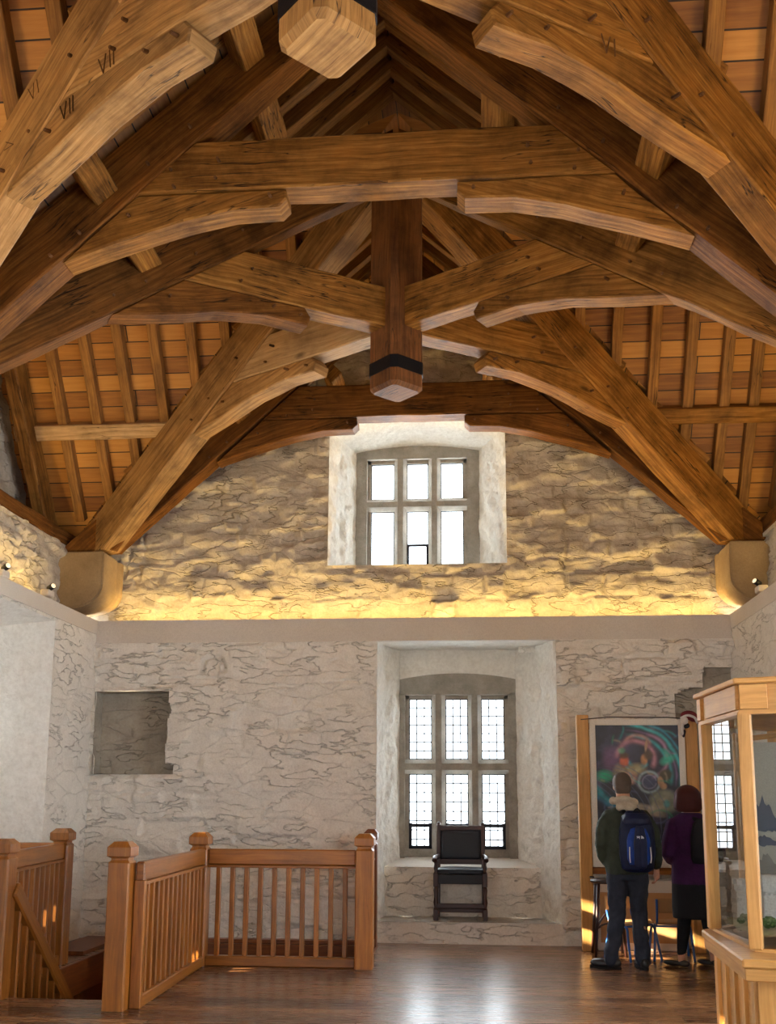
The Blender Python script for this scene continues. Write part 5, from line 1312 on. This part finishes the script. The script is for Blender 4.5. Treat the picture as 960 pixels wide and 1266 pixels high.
def battlement(root, a, b, z0, z1, th, mer=.028, mat='model_white'):
    a = Vector(a); b = Vector(b); d = (b-a); L = d.length; d.normalize()
    bar('wall', (*a.xy, (z0+z1)/2), (*b.xy, (z0+z1)/2), th, z1-z0, M[mat], root, bev=.0)
    bm = bmesh.new(); k = int(L/(mer*2)); rot = Matrix.Rotation(math.atan2(d.y, d.x), 3, 'Z')
    for i in range(k): add_box(bm, a + d*(mer*(2*i+1)) + V(0, 0, z1+mer*.5-a.z), (mer, th, mer), rot)
    obj('battlements', bm, M[mat], root)
mc = empty('castle_model', (1.6, 5.2, .90)); tag(mc, 'white model castle with towers and battlements inside the display case', 'model')
def tower(x, y, r, h, sq=False):
    if sq:
        bm = bmesh.new(); add_box(bm, (x, y, h/2), (2*r, 2*r, h)); add_box(bm, (x, y, h-.02), (2*r+.03, 2*r+.03, .06))
        for i in range(4):
            for j in range(4):
                if i in (0, 3) or j in (0, 3): add_box(bm, (x-r+2*r*i/3, y-r+2*r*j/3, h+.022), (.028, .028, .028))
        obj('tower', bm, M['model_white'], mc)
    else:
        t_ = lathe('tower', [(r, 0), (r*.9, h*.3), (r*.88, h*.75), (r*1.15, h*.84), (r*1.15, h)], (x, y, 0), M['model_white'], mc, 20, smooth=False)
        bm = bmesh.new()
        for k in range(8): add_box(bm, (x+r*1.05*math.cos(k*PI/4), y+r*1.05*math.sin(k*PI/4), h+.012), (.025, .025, .028))
        obj('battlements', bm, M['model_white'], t_)
tower(-.16, .60, .042, .19); tower(-.01, .64, .035, .20, True); tower(.50, .42, .055, .22)
battlement(mc, (-.06, .58, 0), (.48, .40, 0), 0, .13, .02, .014); battlement(mc, (-.01, .66, 0), (.48, .60, 0), 0, .10, .02, .014)
pl = empty('picture_panel', (1.63, 6.0, .86)); tag(pl, 'grey picture panel with old castle views inside the display case', 'panel')
bar('panel_frame', (-.14, .02, 0), (-.14, .02, 1.06), .03, .03, M['pine'], pl, up=(0, 1, 0)); bar('panel_frame', (.12, -.06, 0), (.12, -.06, 1.06), .04, .04, M['pine'], pl, up=(0, 1, 0))
bar('panel_board', (-.13, .02, .53), (.12, -.055, .53), .01, .95, M['poster'], pl, bev=0); bar('panel_frame', (-.14, .02, 1.02), (.13, -.06, 1.05), .03, .03, M['pine'], pl)
def picture(z, h, mat):
    bm = bmesh.new(); a = V(-.10, -.003, z); e = V(.25, -.075, 0).normalized(); r = random.Random(int(z*100))
    uu = [i/18 for i in range(19)]
    prof = [.25 + .75*max(0, 1-abs(u-.45)*2.3)*(.8+.4*r.random()) for u in uu]
    L = .19; fr = V(-.02, -.012, 0)*.4
    bot = [bm.verts.new(a + e*L*u + V(0, -.004, 0) + V(0, 0, r.uniform(0, .012))) for u in uu]; top = [bm.verts.new(a + e*L*u + V(0, -.004, h*p)) for u, p in zip(uu, prof)]
    for i in range(18): bm.faces.new((bot[i], bot[i+1], top[i+1], top[i]))
    obj('printed_picture', bm, M[mat], pl)
picture(.50, .20, 'inkblue'); picture(.42, .07, 'inkblue'); picture(.24, .15, 'inkgrey')
for (x, y, r, k) in ((1.47, 5.45, .035, 0), (1.55, 5.30, .03, 1), (1.40, 5.66, .022, 2), (1.35, 5.52, .02, 3)):
    bm = bmesh.new(); m_ = bmesh.ops.create_icosphere(bm, subdivisions=3, radius=r); rr_ = random.Random(k)
    for v in bm.verts: v.co *= 1 + rr_.uniform(-.18, .18); v.co.z *= .8
    o = obj('model_bush', bm, M['model_green']); o.location = (x, y, .93); tag(o, ['green model bush in front of the model castle wall', 'smaller green model bush nearest the front pane of the case', 'green model bush beside the round model tower', 'tiny green model bush by the left pane of the case'][k], 'model bush')

# ---------------------------------------------------------------- spotlights on the ledges
def spot(x, y, z, d, label):
    root = empty('spotlight', (x, y, z)); tag(root, label, 'spotlight')
    bm = bmesh.new(); add_box(bm, (0, 0, -.02), (.10, .14, .07)); bmesh.ops.bevel(bm, geom=bm.edges[:], offset=.012, segments=1, affect='EDGES'); obj('mounting_block', bm, M['plaster'], root)
    h = lathe('lamp_head', [(.018, -.04), (.03, -.035), (.031, .035), (.027, .038)], (0, 0, 0), M['iron'], root, 18, axis=d); h.location = V(*d).normalized()*.06 + V(0, 0, .02)
    g = lathe('lens', [(.025, 0), (.025, .003)], (0, 0, 0), M['lens'], root, 18, axis=d); g.location = V(*d).normalized()*.099 + V(0, 0, .02)
    return root
M['lens'] = plain('lamp_lens', (1.0, .85, .6), rough=.3, emit=.6)
spot(XL-.06, 8.93, ZL+.08, (.8, -.5, .3), 'small spotlight on the left ledge, the one nearer the viewer'); spot(XL-.02, 9.86, ZL+.08, (.8, -.5, .3), 'small spotlight on the left ledge, the one nearer the corbel')
spot(XR+.03, 10.1, ZL+.08, (-.8, -.5, .4), 'small spotlight on the right ledge below the corbel')
